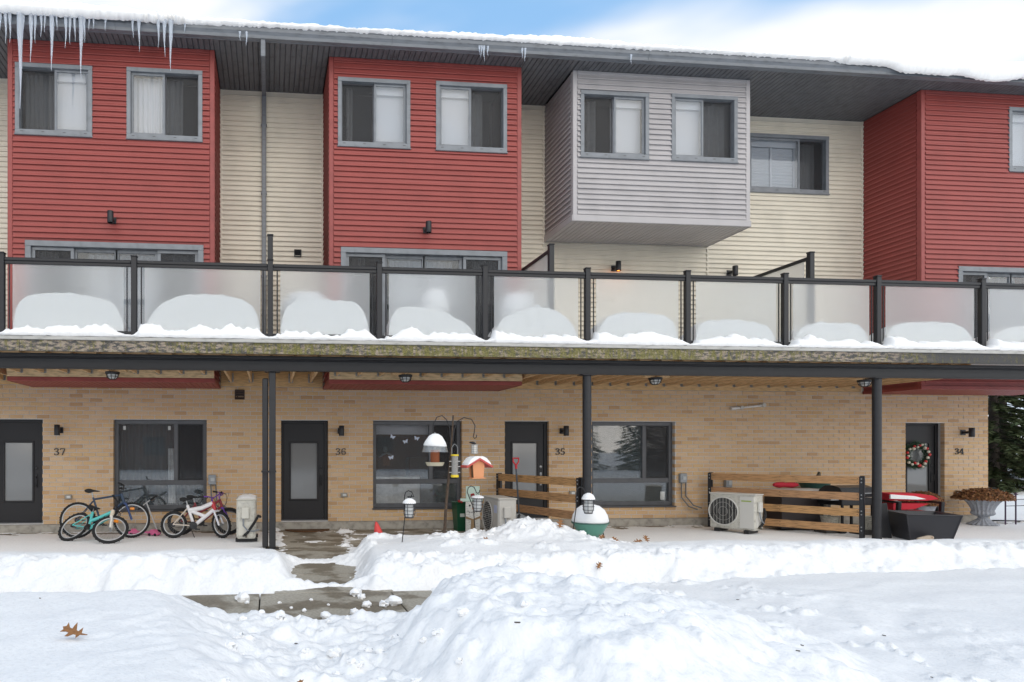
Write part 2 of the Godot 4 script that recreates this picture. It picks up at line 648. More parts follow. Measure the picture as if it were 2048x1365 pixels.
func clad(parent: Node3D, m: Material, x0: float, x1: float, y0: float, y1: float, frame: Transform3D, holes: Array, seen := 1.0):
	# siding courses over a flat wall; frame maps (along, up, out) to the building
	var y := y0
	while y < y1 - 0.02:
		for s in strips(x0, x1, y, y + COURSE, holes):
			var w := 0.0
			if y > 4.55:
				w = (s[1] - s[0]) * seen
			board_list.append({"p": parent, "m": m, "l": s[1] - s[0], "t": frame * Transform3D(Basis(V(0, 0, 1), rng.randf_range(-0.0007, 0.0007)), V(s[0], y + rng.randf_range(-0.0012, 0.0012), rng.randf_range(-0.003, 0.002))), "w": w})
		y += COURSE

func lay_boards():
	board_list.sort_custom(func(a, b): return a.w > b.w)
	var rest := {}
	for i in board_list.size():
		var d: Dictionary = board_list[i]
		if i < 300 and d.w > 0.0:
			inst(board_mesh(d.l), "siding_board", d.m, d.p, d.t)
		else:
			if not rest.has(d.p):
				rest[d.p] = [SurfaceTool.new(), d.m]
				rest[d.p][0].begin(Mesh.PRIMITIVE_TRIANGLES)
			rest[d.p][0].append_from(board_mesh(d.l), 0, d.t)
	for p in rest:
		var o := inst(rest[p][0].commit(), "siding_courses", rest[p][1], p)
		o.set_meta("kind", "stuff")

func frame_rect(mb: MB, x0: float, x1: float, y0: float, y1: float, z0: float, z1: float, t: float, tb := -1.0):
	if tb < 0:
		tb = t
	mb.cbox(V(x0, y0 + tb, z0), V(x0 + t, y1 - t, z1), 0.004)
	mb.cbox(V(x1 - t, y0 + tb, z0), V(x1, y1 - t, z1), 0.004)
	mb.cbox(V(x0, y1 - t, z0), V(x1, y1, z1 + 0.003), 0.004)
	mb.cbox(V(x0, y0, z0), V(x1, y0 + tb, z1 + 0.003), 0.004)

func pleated(x0: float, x1: float, y0: float, y1: float, z: float, amp: float, pitch: float) -> MB:
	# hanging cloth with soft vertical folds
	var mb := MB.new()
	var k := maxi(4, int((x1 - x0) / pitch * 6))
	for i in k:
		var q := []
		for ii in [i, i + 1]:
			var x := lerpf(x0, x1, float(ii) / k)
			var w := TAU * (x - x0) / pitch
			q.append([x, z + amp * sin(w) + amp * 0.5 * sin(w * 0.37 + 1.0), V(-cos(w) * amp * TAU / pitch, 0, 1).normalized()])
		mb.squad(V(q[0][0], y0, q[0][1]), V(q[1][0], y0, q[1][1]), V(q[1][0], y1, q[1][1]), V(q[0][0], y1, q[0][1]), q[0][2], q[1][2], q[1][2], q[0][2])
	return mb

func slider_window(parent: Node3D, x0: float, x1: float, y0: float, y1: float, z: float, screen_left: bool, dress: String, split := 0.5):
	# two-light sliding window: grey trim, one glazed sash with a blind behind it, one insect screen
	var w := node("window", parent)
	var mb := MB.new()
	frame_rect(mb, x0, x1, y0, y1, z - 0.12, z + 0.032, 0.075, 0.085)
	mb.cbox(V(x0 - 0.012, y0 - 0.02, z), V(x1 + 0.012, y0 - 0.001, z + 0.05), 0.005)
	part(mb, "frame", M.frame, w)
	var a := x0 + 0.075
	var b := x1 - 0.075
	var c := y0 + 0.085
	var d := y1 - 0.075
	var mid := lerpf(a, b, split)
	var sx := [[a, mid], [mid, b]]
	for k in 2:
		var s: Array = sx[k]
		var is_screen := (k == 0) == screen_left
		var zz := z - 0.055 if is_screen else z - 0.015
		var sm := MB.new()
		var t := 0.022 if is_screen else 0.042
		frame_rect(sm, s[0] + 0.001, s[1] - 0.001, c + 0.001, d - 0.001, zz - 0.025, zz, t)
		part(sm, "sash", M.frame_dark if is_screen else M.frame, w)
		var g := MB.new()
		g.box(V(s[0] + t, c + t, zz - 0.016), V(s[1] - t, d - t, zz - 0.010))
		part(g, "pane", M.pane, w)
		if is_screen:
			var q := MB.new()
			q.box(V(s[0] + t, c + t, zz - 0.004), V(s[1] - t, d - t, zz - 0.002))
			part(q, "insect_screen", M.screen, w)
			part(pleated(s[0] + rng.randf_range(0.0, 0.12), s[1] - rng.randf_range(0.0, 0.38), c, d, z - 0.24, rng.randf_range(0.012, 0.03), rng.randf_range(0.07, 0.15)), "curtain", M.curtain, w)
		elif dress == "sheer":
			part(pleated(s[0], s[1], c, d, z - 0.2, 0.012, 0.09), "curtain", M.blind, w)
		else:
			var bl := MB.new()
			bl.box(V(s[0], c + (0.0 if dress == "blind" else 0.02), z - 0.175), V(s[1], d, z - 0.17))
			bl.box(V(s[0], d - 0.16, z - 0.165), V(s[1], d, z - 0.11))
			part(bl, "roller_blind", M.blind, w)
	# weep slots in the bottom rail
	for k in 4:
		var wm := MB.new()
		var xx := lerpf(x0 + 0.12, x1 - 0.12, k / 3.0)
		wm.box(V(xx - 0.025, y0 + 0.04, z + 0.036), V(xx + 0.025, y0 + 0.052, z + 0.039))
		part(wm, "weep_cover", M.frame_dark, w)
	return w

func ground_window(parent: Node3D, x0: float, x1: float, y0: float, y1: float, dress: String):
	# big ground-floor window: fixed light, narrow slider with screen, low fixed light under a transom
	var w := node("window", parent)
	var z := -0.10
	var mb := MB.new()
	var tr := y0 + 0.55
	var mx := lerpf(x0, x1, 0.66)
	frame_rect(mb, x0, x1, y0, y1, z - 0.08, z, 0.08, 0.09)
	mb.cbox(V(x0 + 0.08, tr - 0.05, z - 0.08), V(x1 - 0.08, tr + 0.05, z - 0.004), 0.004)
	mb.cbox(V(mx - 0.04, tr + 0.05, z - 0.08), V(mx + 0.04, y1 - 0.08, z - 0.006), 0.004)
	part(mb, "frame", M.frame_dark, w)
	var sl := MB.new()
	sl.cbox(V(x0 - 0.02, y0 - 0.03, -0.17), V(x1 + 0.02, y0 - 0.002, 0.035), 0.006)
	part(sl, "sill", M.frame_dark, w)
	for r in [[x0 + 0.08, mx - 0.04, tr + 0.05, y1 - 0.08], [mx + 0.04, x1 - 0.08, tr + 0.05, y1 - 0.08], [x0 + 0.08, x1 - 0.08, y0 + 0.09, tr - 0.05]]:
		var g := MB.new()
		g.box(V(r[0], r[2], z - 0.05), V(r[1], r[3], z - 0.044))
		part(g, "pane", M.pane, w)
		g = MB.new()
		g.box(V(r[0], r[2], z - 0.07), V(r[1], r[3], z - 0.064))
		part(g, "inner_pane", M.pane, w)
	var q := MB.new()
	q.box(V(mx + 0.06, tr + 0.07, z - 0.025), V(x1 - 0.10, y1 - 0.10, z - 0.022))
	part(q, "insect_screen", M.screen, w)
	var sm := MB.new()
	frame_rect(sm, mx + 0.04, x1 - 0.08, tr + 0.05, y1 - 0.08, z - 0.03, z - 0.015, 0.022)
	part(sm, "sash", M.black, w)
	if dress == "curtain":
		part(pleated(x0 + 0.02, mx + 0.02, y0 + 0.05, y1, -0.55, 0.03, 0.14), "curtain", M.curtain_dark, w)
		part(pleated(mx + 0.02, x1, y0 + 0.05, y1, -0.5, 0.03, 0.16), "curtain", M.curtain_dark, w)
		part(pleated(mx - 0.2, mx - 0.06, y0 + 0.1, y0 + 1.25, -0.42, 0.02, 0.08), "curtain", M.curtain, w)
		for xx in [x0 + 0.19, mx - 0.14]:
			var tg := MB.new()
			tg.box(V(xx - 0.025, y1 - 0.20, z - 0.060), V(xx + 0.025, y1 - 0.12, z - 0.052))
			part(tg, "paper_tag", M.white, w)
	elif dress == "valance":
		var bl := MB.new()
		bl.box(V(x0 + 0.05, y1 - 0.28, -0.34), V(mx, y1, -0.33))
		part(bl, "roller_blind", M.blind, w)
		var fu := MB.new()
		fu.box(V(x0 + 0.1, y0, -1.0), V(x0 + 1.15, y0 + 0.62, -0.7))
		part(fu, "window_ledge", M.white, w)
		# butterfly stickers on the glass
		for p in [[2.58, 1.93], [2.86, 1.83], [3.1, 1.9], [2.55, 1.49]]:
			var bf := MB.new()
			bf.T = Transform3D(Basis.from_euler(V(0, 0, rng.randf_range(-0.6, 0.6))), V(p[0], p[1], z - 0.043))
			bf.prism(PackedVector2Array([Vector2(0, -0.012), Vector2(0.03, -0.045), Vector2(0.04, -0.01), Vector2(0.06, 0.04), Vector2(0.02, 0.035), Vector2(0, 0.012), Vector2(-0.02, 0.035), Vector2(-0.06, 0.04), Vector2(-0.04, -0.01), Vector2(-0.03, -0.045)]), 0.0, 0.002)
			part(bf, "butterfly_sticker", plain(0.55, 0.58, 0.68, 0.6), w)
	elif dress == "clear":
		part(pleated(x0 - 0.05, x0 + 0.12, y0 + 0.05, y1, -0.4, 0.02, 0.09), "curtain", M.curtain, w)
		var tg := MB.new()
		tg.box(V(x1 - 0.24, y0 + 0.12, z - 0.060), V(x1 - 0.14, y0 + 0.30, z - 0.052))
		part(tg, "paper_note", M.white, w)
	return w

func entry_door(parent: Node3D, x0: float, x1: float, y0: float, y1: float, z: float, lite_left := false):
	var d := node("door", parent)
	var mb := MB.new()
	mb.cbox(V(x0, y0, z - 0.06), V(x0 + 0.045, y1 - 0.05, z + 0.02), 0.004)
	mb.cbox(V(x1 - 0.075, y0, z - 0.06), V(x1, y1 - 0.05, z + 0.02), 0.004)
	mb.cbox(V(x0, y1 - 0.05, z - 0.06), V(x1, y1, z + 0.023), 0.004)
	part(mb, "door_frame", M.door, d)
	var a := x0 + 0.05
	var b := x1 - 0.08
	var lx0 := a + 0.15
	var lx1 := b - 0.14
	var ly0 := y0 + 0.44
	var ly1 := y1 - 0.46
	var sb := MB.new()
	wall_panel(sb, a, b, y0 + 0.02, y1 - 0.052, z - 0.045, z - 0.003, [[lx0, lx1, ly0, ly1]])
	part(sb, "door_leaf", M.door, d)
	var fr := MB.new()
	frame_rect(fr, lx0 - 0.03, lx1 + 0.03, ly0 - 0.03, ly1 + 0.03, z - 0.002, z + 0.014, 0.035)
	part(fr, "lite_frame", M.door, d)
	var g := MB.new()
	g.box(V(lx0, ly0, z - 0.03), V(lx1, ly1, z - 0.02))
	part(g, "glass", M.frosted_lite, d)
	var sl := MB.new()
	sl.cbox(V(x0, y0 - 0.03, z - 0.08), V(x1, y0 + 0.018, z + 0.06), 0.006)
	part(sl, "threshold", M.frame_dark, d)
	# handle set on the right stile
	var hx := b - 0.065
	var h := MB.new()
	h.cbox(V(hx - 0.022, y0 + 0.70, z), V(hx + 0.022, y0 + 0.98, z + 0.012), 0.004)
	h.tube([V(hx, y0 + 0.73, z + 0.012), V(hx, y0 + 0.75, z + 0.055), V(hx, y0 + 0.88, z + 0.06), V(hx, y0 + 0.93, z + 0.012)], 0.01, 8)
	h.T = Transform3D(Basis.from_euler(V(PI / 2, 0, 0)), V(hx, y0 + 1.10, z))
	h.lathe(Vector3.ZERO, [[0.03, 0.0], [0.03, 0.012], [0.018, 0.02], [0.0, 0.021]], 14)
	part(h, "handle", M.steel if lite_left else M.black, d)
	return d

func patio_door(parent: Node3D, x0: float, x1: float, y0: float, y1: float, z: float):
	var d := node("patio_door", parent)
	var mb := MB.new()
	frame_rect(mb, x0, x1, y0, y1, z - 0.14, z + 0.035, 0.10)
	part(mb, "frame", M.frame, d)
	var a := x0 + 0.10
	var b := x1 - 0.10
	for k in 4:
		var s0 := lerpf(a, b, k / 4.0)
		var s1 := lerpf(a, b, (k + 1) / 4.0)
		var zz := z - 0.02 if k in [0, 3] else z - 0.075
		var sm := MB.new()
		frame_rect(sm, s0 - (0.02 if k in [1, 2] else -0.001), s1 + (0.02 if k == 1 else -0.001), y0 + 0.1, y1 - 0.101, zz - 0.04, zz, 0.06)
		part(sm, "sash", M.frame, d)
		var g := MB.new()
		g.box(V(s0 + 0.05, y0 + 0.16, zz - 0.025), V(s1 - 0.05, y1 - 0.16, zz - 0.019))
		part(g, "pane", M.pane, d)
		if k in [0, 3]:
			var q := MB.new()
			q.box(V(s0 + 0.06, y0 + 0.16, zz - 0.012), V(s1 - 0.06, y1 - 0.16, zz - 0.009))
			part(q, "insect_screen", M.screen, d)
	part(pleated(a, a + 0.4, y0, y1 - 0.1, z - 0.3, 0.03, 0.12), "curtain", M.curtain, d)
	part(pleated(b - 0.5, b, y0, y1 - 0.1, z - 0.3, 0.03, 0.12), "curtain", M.curtain, d)
	part(pleated(lerpf(a, b, 0.3), lerpf(a, b, 0.72), y0, y1 - 0.1, z - 0.45, 0.02, 0.12), "curtain", M.blind, d)
	return d

func bay(b: Node3D, called: String, x0: float, x1: float, y0: float, m: Material, trim: Material, holes: Array) -> Node3D:
	# projecting bay: boxed walls, corner posts, siding courses
	var core := MB.new()
	wall_panel(core, x0 + 0.02, x1 - 0.02, y0, EAVE, BAYZ - 0.12, BAYZ, holes)
	core.box(V(x0 + 0.02, y0, 0), V(x0 + 0.12, EAVE, BAYZ - 0.12))
	core.box(V(x1 - 0.12, y0, 0), V(x1 - 0.02, EAVE, BAYZ - 0.12))
	var r := part(core, called, trim, b)
	var cp := MB.new()
	cp.cbox(V(x0 - 0.005, y0, BAYZ - 0.085), V(x0 + 0.085, EAVE - 0.002, BAYZ + 0.022), 0.008)
	part(cp, "corner_trim", trim, r)
	cp = MB.new()
	cp.cbox(V(x1 - 0.085, y0, BAYZ - 0.085), V(x1 + 0.005, EAVE - 0.002, BAYZ + 0.022), 0.008)
	part(cp, "corner_trim", trim, r)
	cp = MB.new()
	cp.cbox(V(x0 + 0.086, EAVE - 0.06, BAYZ), V(x1 - 0.086, EAVE - 0.003, BAYZ + 0.026), 0.006)
	part(cp, "head_trim", trim, r)
	return r

func bay_side(r: Node3D, m: Material, x: float, left: bool, y0: float, seen: float):
	var f: Transform3D
	if left:
		f = Transform3D(Basis(V(0, 0, 1), V(0, 1, 0), V(-1, 0, 0)), V(x + 0.02, 0, 0))
	else:
		f = Transform3D(Basis(V(0, 0, -1), V(0, 1, 0), V(1, 0, 0)), V(x - 0.02, 0, BAYZ - 0.09))
	clad(r, m, 0.0 if not left else 0.02, BAYZ - 0.09, y0, EAVE - 0.06, f, [], seen)

func soffit_run(parent: Node3D, m: Material, x0: float, x1: float, z0: float, z1: float, y: float, merged := false):
	# vented soffit strips 0.1 m wide with V joints, seen from below
	var st: MB = MB.new()
	var x := x0
	var share := {}
	while x < x1 - 0.02:
		var w := minf(0.1, x1 - x)
		var mb := st if merged else MB.new()
		var ox := x if merged else 0.0
		var p := [Vector2(0.0, 0.016), Vector2(0.010, 0.0), Vector2(w - 0.010, 0.0), Vector2(w, 0.016)]
		for i in 3:
			mb.quad(V(ox + p[i].x, y + p[i].y, z0), V(ox + p[i + 1].x, y + p[i + 1].y, z0), V(ox + p[i + 1].x, y + p[i + 1].y, z1), V(ox + p[i].x, y + p[i].y, z1))
		mb.quad(V(ox, y + 0.0165, z1), V(ox + w, y + 0.0165, z1), V(ox + w, y + 0.0165, z0), V(ox, y + 0.0165, z0))
		for zz in [z0, z1]:
			mb.face([V(ox + 0.01, y, zz), V(ox + w - 0.01, y, zz), V(ox + w, y + 0.016, zz), V(ox, y + 0.016, zz)])
		if not merged:
			var key := snappedf(w, 0.005)
			if not share.has(key):
				share[key] = mb.mesh()
			inst(share[key], "soffit_board", m, parent, Transform3D(Basis(), V(x, 0, 0)))
		x += 0.1
	if merged:
		var o := part(st, "soffit_strips", m, parent)
		o.set_meta("kind", "stuff")
	var bk := MB.new()
	bk.box(V(x0, y + 0.021, z0), V(x1, y + 0.05, z1))
	part(bk, "soffit_backing", M.groove, parent)

func brick_wall(b: Node3D, holes: Array):
	var y0 := 0.165
	var rows := 33
	var H := 0.0845
	var mo := MB.new()
	var wide := []
	for h in holes:
		wide.append([h[0] - 0.007, h[1] + 0.007, h[2] - 0.004, h[3] + 0.004])
	wall_panel(mo, XL, XR - 0.006, y0, y0 + rows * H, -0.2, -0.007, wide)
	# return of the end wall
	mo.box(V(XR - 0.2, y0, -5.2), V(XR - 0.006, y0 + rows * H, -0.2))
	var wall := part(mo, "brick_wall", M.mortar, b)
	var pal := [[0.74, 0.505, 0.29], [0.75, 0.52, 0.305], [0.71, 0.47, 0.26], [0.76, 0.54, 0.335], [0.73, 0.50, 0.295], [0.61, 0.385, 0.205], [0.74, 0.50, 0.265], [0.69, 0.44, 0.225]]
	var wts := [4, 5, 3, 4, 3, 1, 3, 1]
	var bag := []
	for k in pal.size():
		for q in wts[k]:
			bag.append(k)
	var L := 0.257
	var meshes := []
	for k in pal.size():
		for t in 2:
			var mb := MB.new()
			mb.col = Color(pal[k][0], pal[k][1], pal[k][2])
			mb.cbox(V(0, 0, -0.1), V(L - 0.012, H - 0.0115, 0), 0.003)
			meshes.append(mb.mesh())
	var cand := []
	var rest := MB.new()
	for r in rows:
		var yb := y0 + r * H
		for s in strips(XL, XR, yb, yb + H, holes):
			var k := floori((s[0] - XL) / L + (0.5 if r % 2 else 0.0)) - 1
			while true:
				var a := XL + (k - (0.5 if r % 2 else 0.0)) * L
				k += 1
				if a >= s[1] - 0.02:
					break
				var xa := maxf(a, s[0])
				var xb := minf(a + L - 0.010, s[1])
				if xb - xa < 0.03:
					continue
				var pi: int = bag[rng.randi() % bag.size()]
				# darker flashed ends at the jambs, every third course
				if (xa <= s[0] + 0.001 or xb >= s[1] - 0.001) and r % 3 == 1 and xb - xa < 0.2:
					pi = 5
				var zoff := rng.randf_range(-0.002, 0.002)
				var turn := rng.randf_range(-0.004, 0.004)
				if xb - xa > L - 0.012 and xa > -5.4:
					cand.append([absf(xa + 0.2 - 1.2) + absf(yb - 1.5) * 0.25, xa, yb + 0.005, zoff, turn, pi])
				else:
					rest.T = Transform3D.IDENTITY
					rest.col = Color(pal[pi][0], pal[pi][1], pal[pi][2])
					rest.cbox(V(xa, yb + 0.005, -0.1 + zoff), V(xb, yb + H - 0.005, zoff), 0.003)
	cand.sort_custom(func(p, q): return p[0] < q[0])
	for i in cand.size():
		var q: Array = cand[i]
		var t := xf(V(q[1], q[2], q[3]), q[4])
		if i < 300:
			inst(meshes[q[5] * 2], "brick", M.brick, wall, t)
		else:
			rest.T = t
			rest.col = Color(pal[q[5]][0], pal[q[5]][1], pal[q[5]][2])
			rest.cbox(V(0, 0, -0.1), V(L - 0.012, H - 0.0115, 0), 0.003)
	var o := part(rest, "brick_courses", M.brick, wall)
	o.set_meta("kind", "stuff")

func townhouses():
	var b := thing("townhouse_row", "row of townhouses with red, grey and cream siding over tan brick", "building")
	# --- ground floor
	var doors := [[-5.50, -4.537, 0.19, 2.262], [0.223, 1.197, 0.19, 2.262], [4.986, 5.958, 0.19, 2.262], [14.339, 15.311, 0.19, 2.262]]
	var wins := [[-3.156, -1.295, 0.435, 2.265], [2.142, 4.048, 0.435, 2.265], [6.92, 8.814, 0.435, 2.265]]
	brick_wall(b, doors + wins)
	var fo := MB.new()
	fo.cbox(V(XL, -0.3, -0.3), V(XR + 0.02, 0.16, 0.03), 0.012)
	part(fo, "foundation", M.concrete, b)
	for i in 4:
		var d: Array = doors[i]
		entry_door(b, d[0], d[1], d[2], d[3], -0.17 if i == 3 else -0.10, i == 2)
	ground_window(b, wins[0][0], wins[0][1], wins[0][2], wins[0][3], "curtain")
	ground_window(b, wins[1][0], wins[1][1], wins[1][2], wins[1][3], "valance")
	ground_window(b, wins[2][0], wins[2][1], wins[2][2], wins[2][3], "clear")
	# --- upper wall, cream siding between the bays
	var up := [[10.50, 12.436, 7.37, 8.66]]
	var wall := node("siding_wall", b)
	for s in [[XL, -4.57, EAVE], [-1.15, 1.22, EAVE], [4.70, 5.96, EAVE], [5.96, 9.43, 6.13], [9.43, 13.40, EAVE]]:
		var w := MB.new()
		wall_panel(w, s[0], s[1], 2.956, s[2], -0.2, 0.0, up)
		part(w, "sheathing", M.beige, wall)
	var flat := Transform3D.IDENTITY
	clad(wall, M.beige, XL, -4.69, 3.42, EAVE - 0.05, flat, [])
	clad(wall, M.beige, -1.03, 1.10, 3.42, EAVE - 0.05, flat, [])
	clad(wall, M.beige, 4.82, 5.86, 3.42, EAVE - 0.05, flat, [])
	clad(wall, M.beige, 5.86, 9.53, 3.42, 6.10, flat, [])
	clad(wall, M.beige, 9.53, 13.28, 3.42, EAVE - 0.05, flat, up)
	for x in [-1.0, 1.07, 4.85, 5.83, 9.56, 13.25]:
		var j := MB.new()
		j.cbox(V(x - 0.018, 3.42, 0), V(x + 0.018, EAVE - 0.005, 0.03), 0.005)
		part(j, "corner_trim", M.beige, wall)
	var hw: Node3D = slider_window(b, 10.50, 12.436, 7.37, 8.66, 0.0, false, "blind", 0.67)
	# plantation shutters behind the wide light
	var sh := MB.new()
	for k in 16:
		var yy := 7.48 + k * 0.07
		sh.T = xf(V(11.17, yy, -0.16), 0, 0.7)
		sh.box(V(-0.56, -0.028, -0.004), V(0.56, 0.028, 0.004))
	sh.T = Transform3D.IDENTITY
	for xx in [10.60, 11.17, 11.73]:
		sh.box(V(xx - 0.025, 7.45, -0.18), V(xx + 0.025, 8.6, -0.13))
	part(sh, "shutter", M.blind, hw)
	# --- bays
	var n := 0
	for q in [[-4.69, -1.03, [[-4.565, -3.215, 7.34, 8.62], [-2.61, -1.245, 7.34, 8.64]]], [1.10, 4.82, [[1.262, 2.645, 7.375, 8.665], [3.14, 4.535, 7.375, 8.685]]], [13.28, 16.95, [[15.27, 16.65, 7.45, 8.78]]]]:
		var holes: Array = q[2].duplicate()
		var dh := [q[0] + 0.30, q[1] - 0.20, 3.5, 5.45]
		if n == 0:
			dh = [-4.39, -1.225, 3.5, 5.43]
		elif n == 1:
			dh = [1.318, 4.537, 3.5, 5.47]
		else:
			dh = [14.11, 16.75, 3.5, 5.44]
		holes.append(dh)
		var r := bay(b, "red_bay", q[0], q[1], 2.93, M.red, M.red_trim, holes)
		clad(r, M.red, q[0] + 0.086, q[1] - 0.086, 3.04, EAVE - 0.07, Transform3D(Basis(), V(0, 0, BAYZ)), holes)
		if n == 0:
			bay_side(r, M.red, q[1], false, 3.04, 0.15)
		else:
			bay_side(r, M.red, q[0], true, 3.04, 1.0 if n == 2 else 0.15)
		if n == 2:
			bay_side(r, M.red, q[1], false, 3.04, 0.0)
		else:
			bay_side(r, M.red, q[0] if n == 0 else q[1], n == 0, 3.04, 0.0)
		for k in q[2].size():
			slider_window(b, q[2][k][0], q[2][k][1], q[2][k][2], q[2][k][3], BAYZ, k == 0 and n != 2, "sheer" if (n == 0 and k == 1) else "blind")
		patio_door(b, dh[0], dh[1], dh[2], dh[3], BAYZ)
		# underside
		var u := node("bay_soffit", b)
		soffit_run(u, M.red_trim, q[0], q[1], 0.02, BAYZ - 0.03, 2.905)
		var fa := MB.new()
		fa.cbox(V(q[0] - 0.01, 2.90, BAYZ - 0.03), V(q[1] + 0.01, 2.975, BAYZ + 0.03), 0.006)
		part(fa, "fascia", M.red_trim, u)
		for x in [q[0] - 0.012, q[1] + 0.002]:
			fa = MB.new()
			fa.box(V(x, 2.902, 0.01), V(x + 0.012, 2.97, BAYZ - 0.031))
			part(fa, "fascia", M.red_trim, u)
		n += 1
	var gh := [[6.008, 7.41, 7.365, 8.66], [7.875, 9.265, 7.375, 8.69]]
	var gb := bay(b, "grey_bay", 5.86, 9.53, 6.13, M.grey, M.grey, gh)
	clad(gb, M.grey, 5.946, 9.444, 6.24, EAVE - 0.07, Transform3D(Basis(), V(0, 0, BAYZ)), gh)
	bay_side(gb, M.grey, 5.86, true, 6.24, 1.0)
	bay_side(gb, M.grey, 9.53, false, 6.24, 0.0)
	slider_window(b, gh[0][0], gh[0][1], gh[0][2], gh[0][3], BAYZ, true, "blind")
	slider_window(b, gh[1][0], gh[1][1], gh[1][2], gh[1][3], BAYZ, false, "blind")
	var gs := node("bay_soffit", b)
	soffit_run(gs, M.grey, 5.86, 9.53, 0.02, BAYZ, 6.115)
	var ft := MB.new()
	ft.cbox(V(5.85, 6.105, BAYZ + 0.001), V(9.54, 6.235, BAYZ + 0.035), 0.01)
	ft.cbox(V(5.835, 6.105, 0.0), V(5.859, 6.225, BAYZ + 0.03), 0.006)
	ft.cbox(V(9.531, 6.105, 0.0), V(9.555, 6.225, BAYZ + 0.03), 0.006)
	part(ft, "fascia", M.grey, gs)
	lay_boards()
	# --- eaves
	var so := node("soffit", b)
	soffit_run(so, M.soffit, XL, -4.70, 0.0, 1.75, EAVE)
	soffit_run(so, M.soffit, -4.70, -1.02, BAYZ, 1.75, EAVE, true)
	soffit_run(so, M.soffit, -1.02, 1.09, 0.0, 1.75, EAVE)
	soffit_run(so, M.soffit, 1.09, 4.83, BAYZ, 1.75, EAVE, true)
	soffit_run(so, M.soffit, 4.83, 5.85, 0.0, 1.75, EAVE)
	soffit_run(so, M.soffit, 5.85, 9.54, BAYZ, 1.75, EAVE, true)
	soffit_run(so, M.soffit, 9.54, 13.27, 0.0, 1.75, EAVE)
	soffit_run(so, M.soffit, 13.27, 17.5, BAYZ, 1.75, EAVE, true)
	var fm := MB.new()
	fm.cbox(V(XL, 9.0, 1.75), V(17.5, 9.21, 1.775), 0.004)
	part(fm, "eave_fascia", M.gutter, b)
	# K-style gutter profile swept along the eave in 4.9 m lengths
	var gp := PackedVector2Array([Vector2(0, 0.005), Vector2(0.085, 0.005), Vector2(0.095, 0.055), Vector2(0.125, 0.105), Vector2(0.13, 0.165), Vector2(0.14, 0.17), Vector2(0.14, 0.185), Vector2(0.118, 0.185), Vector2(0.112, 0.11), Vector2(0.083, 0.06), Vector2(0.075, 0.017), Vector2(0, 0.017)])
	var gx := XL
	while gx < 17.4:
		var g := MB.new()
		var x2 := minf(gx + 4.9, 17.5)
		g.T = Transform3D(Basis(V(0, 0, 1), V(0, 1, 0), V(-1, 0, 0)), V(x2, 9.0, 1.778))
		g.prism(gp, 0.0, x2 - gx - 0.004)
		part(g, "gutter", M.gutter, b)
		gx = x2
	# roof deck behind the eave, gently sloped
	var rf := MB.new()
	var rp := PackedVector2Array([Vector2(1.75, 9.15), Vector2(-6.0, 10.6), Vector2(-6.0, 10.5), Vector2(1.75, 9.05 + 0.05)])
	rf.T = Transform3D(Basis(V(0, 0, 1), V(0, 1, 0), V(-1, 0, 0)), V(17.5, 0, 0))
	rf.prism(rp, 0.0, 17.5 - XL)
	part(rf, "roof", plain(0.08, 0.08, 0.085, 0.9), b)
	# downpipe on the cream wall
	var dp := MB.new()
	dp.cbox(V(-0.175, 3.45, 0.03), V(-0.085, 8.98, 0.10), 0.008)
	dp.T = Transform3D.IDENTITY
	dp.cbox(V(-0.17, 8.90, 0.06), V(-0.09, 8.97, 1.80), 0.008)
	dp.cbox(V(-0.172, 8.70, 1.77), V(-0.088, 9.02, 1.845), 0.008)
	var dpo := part(dp, "downpipe", M.gutter, b)
	for yy in [5.2, 6.9, 8.3]:
		var cl := MB.new()
		cl.box(V(-0.19, yy, 0.02), V(-0.07, yy + 0.03, 0.104))
		part(cl, "strap", M.gutter, dpo)
	# --- floors, ceilings and rear walls that close the rooms
	var rm := MB.new()
	rm.box(V(XL, 2.96, -5.0), V(XR, 3.10, -0.21))
	rm.box(V(XL, 6.05, -5.0), V(XR, 6.10, -0.21))
	rm.box(V(XL, EAVE + 0.02, -5.0), V(17.45, EAVE + 0.045, 0.0))
	rm.box(V(XL, 0.10, -5.0), V(XR - 0.21, 0.17, -0.31))
	part(rm, "floors", M.room, b)
	rm = MB.new()
	for q in [[-4.57, -1.15], [1.22, 4.70], [13.40, 16.83]]:
		rm.box(V(q[0], 3.40, -0.21), V(q[1], 3.45, BAYZ - 0.125))
		rm.box(V(q[0], 6.05, -0.21), V(q[1], 6.10, BAYZ - 0.125))
	rm.box(V(5.98, 6.13, -0.21), V(9.41, 6.17, BAYZ - 0.125))
	part(rm, "bay_floors", M.room, b)
	rm = MB.new()
	rm.box(V(XL, 0.1, -5.2), V(XR, 10.4, -5.0))
	rm.box(V(XL - 0.2, 0.1, -5.2), V(XL, 10.4, 0.0))
	rm.box(V(XR - 0.2, 3.10, -5.0), V(XR, 9.3, -0.2))
	for x in [-0.9, 4.4, 9.6]:
		rm.box(V(x, 0.17, -5.0), V(x + 0.1, 2.96, -0.21))
		rm.box(V(x, 3.1, -5.0), V(x + 0.1, 9.0, -0.21))
	rm.box(V(13.4, 2.99, -0.2), V(XR, 9.3, 0.0))
	part(rm, "rear_wall", M.room, b)
	rm = MB.new()
	rm.box(V(-0.79, 0.18, -2.6), V(4.39, 2.95, -2.5))
	part(rm, "partition", M.room_brown, b)
	for q in [[2.2, 0.9, 1.0], [3.3, 0.7, 1.3]]:
		rm = MB.new()
		rm.cbox(V(q[0], 0.17, -2.3), V(q[0] + q[1], 0.17 + q[2], -1.9), 0.02)
		part(rm, "cabinet", plain(0.08, 0.04, 0.02, 0.5), b)

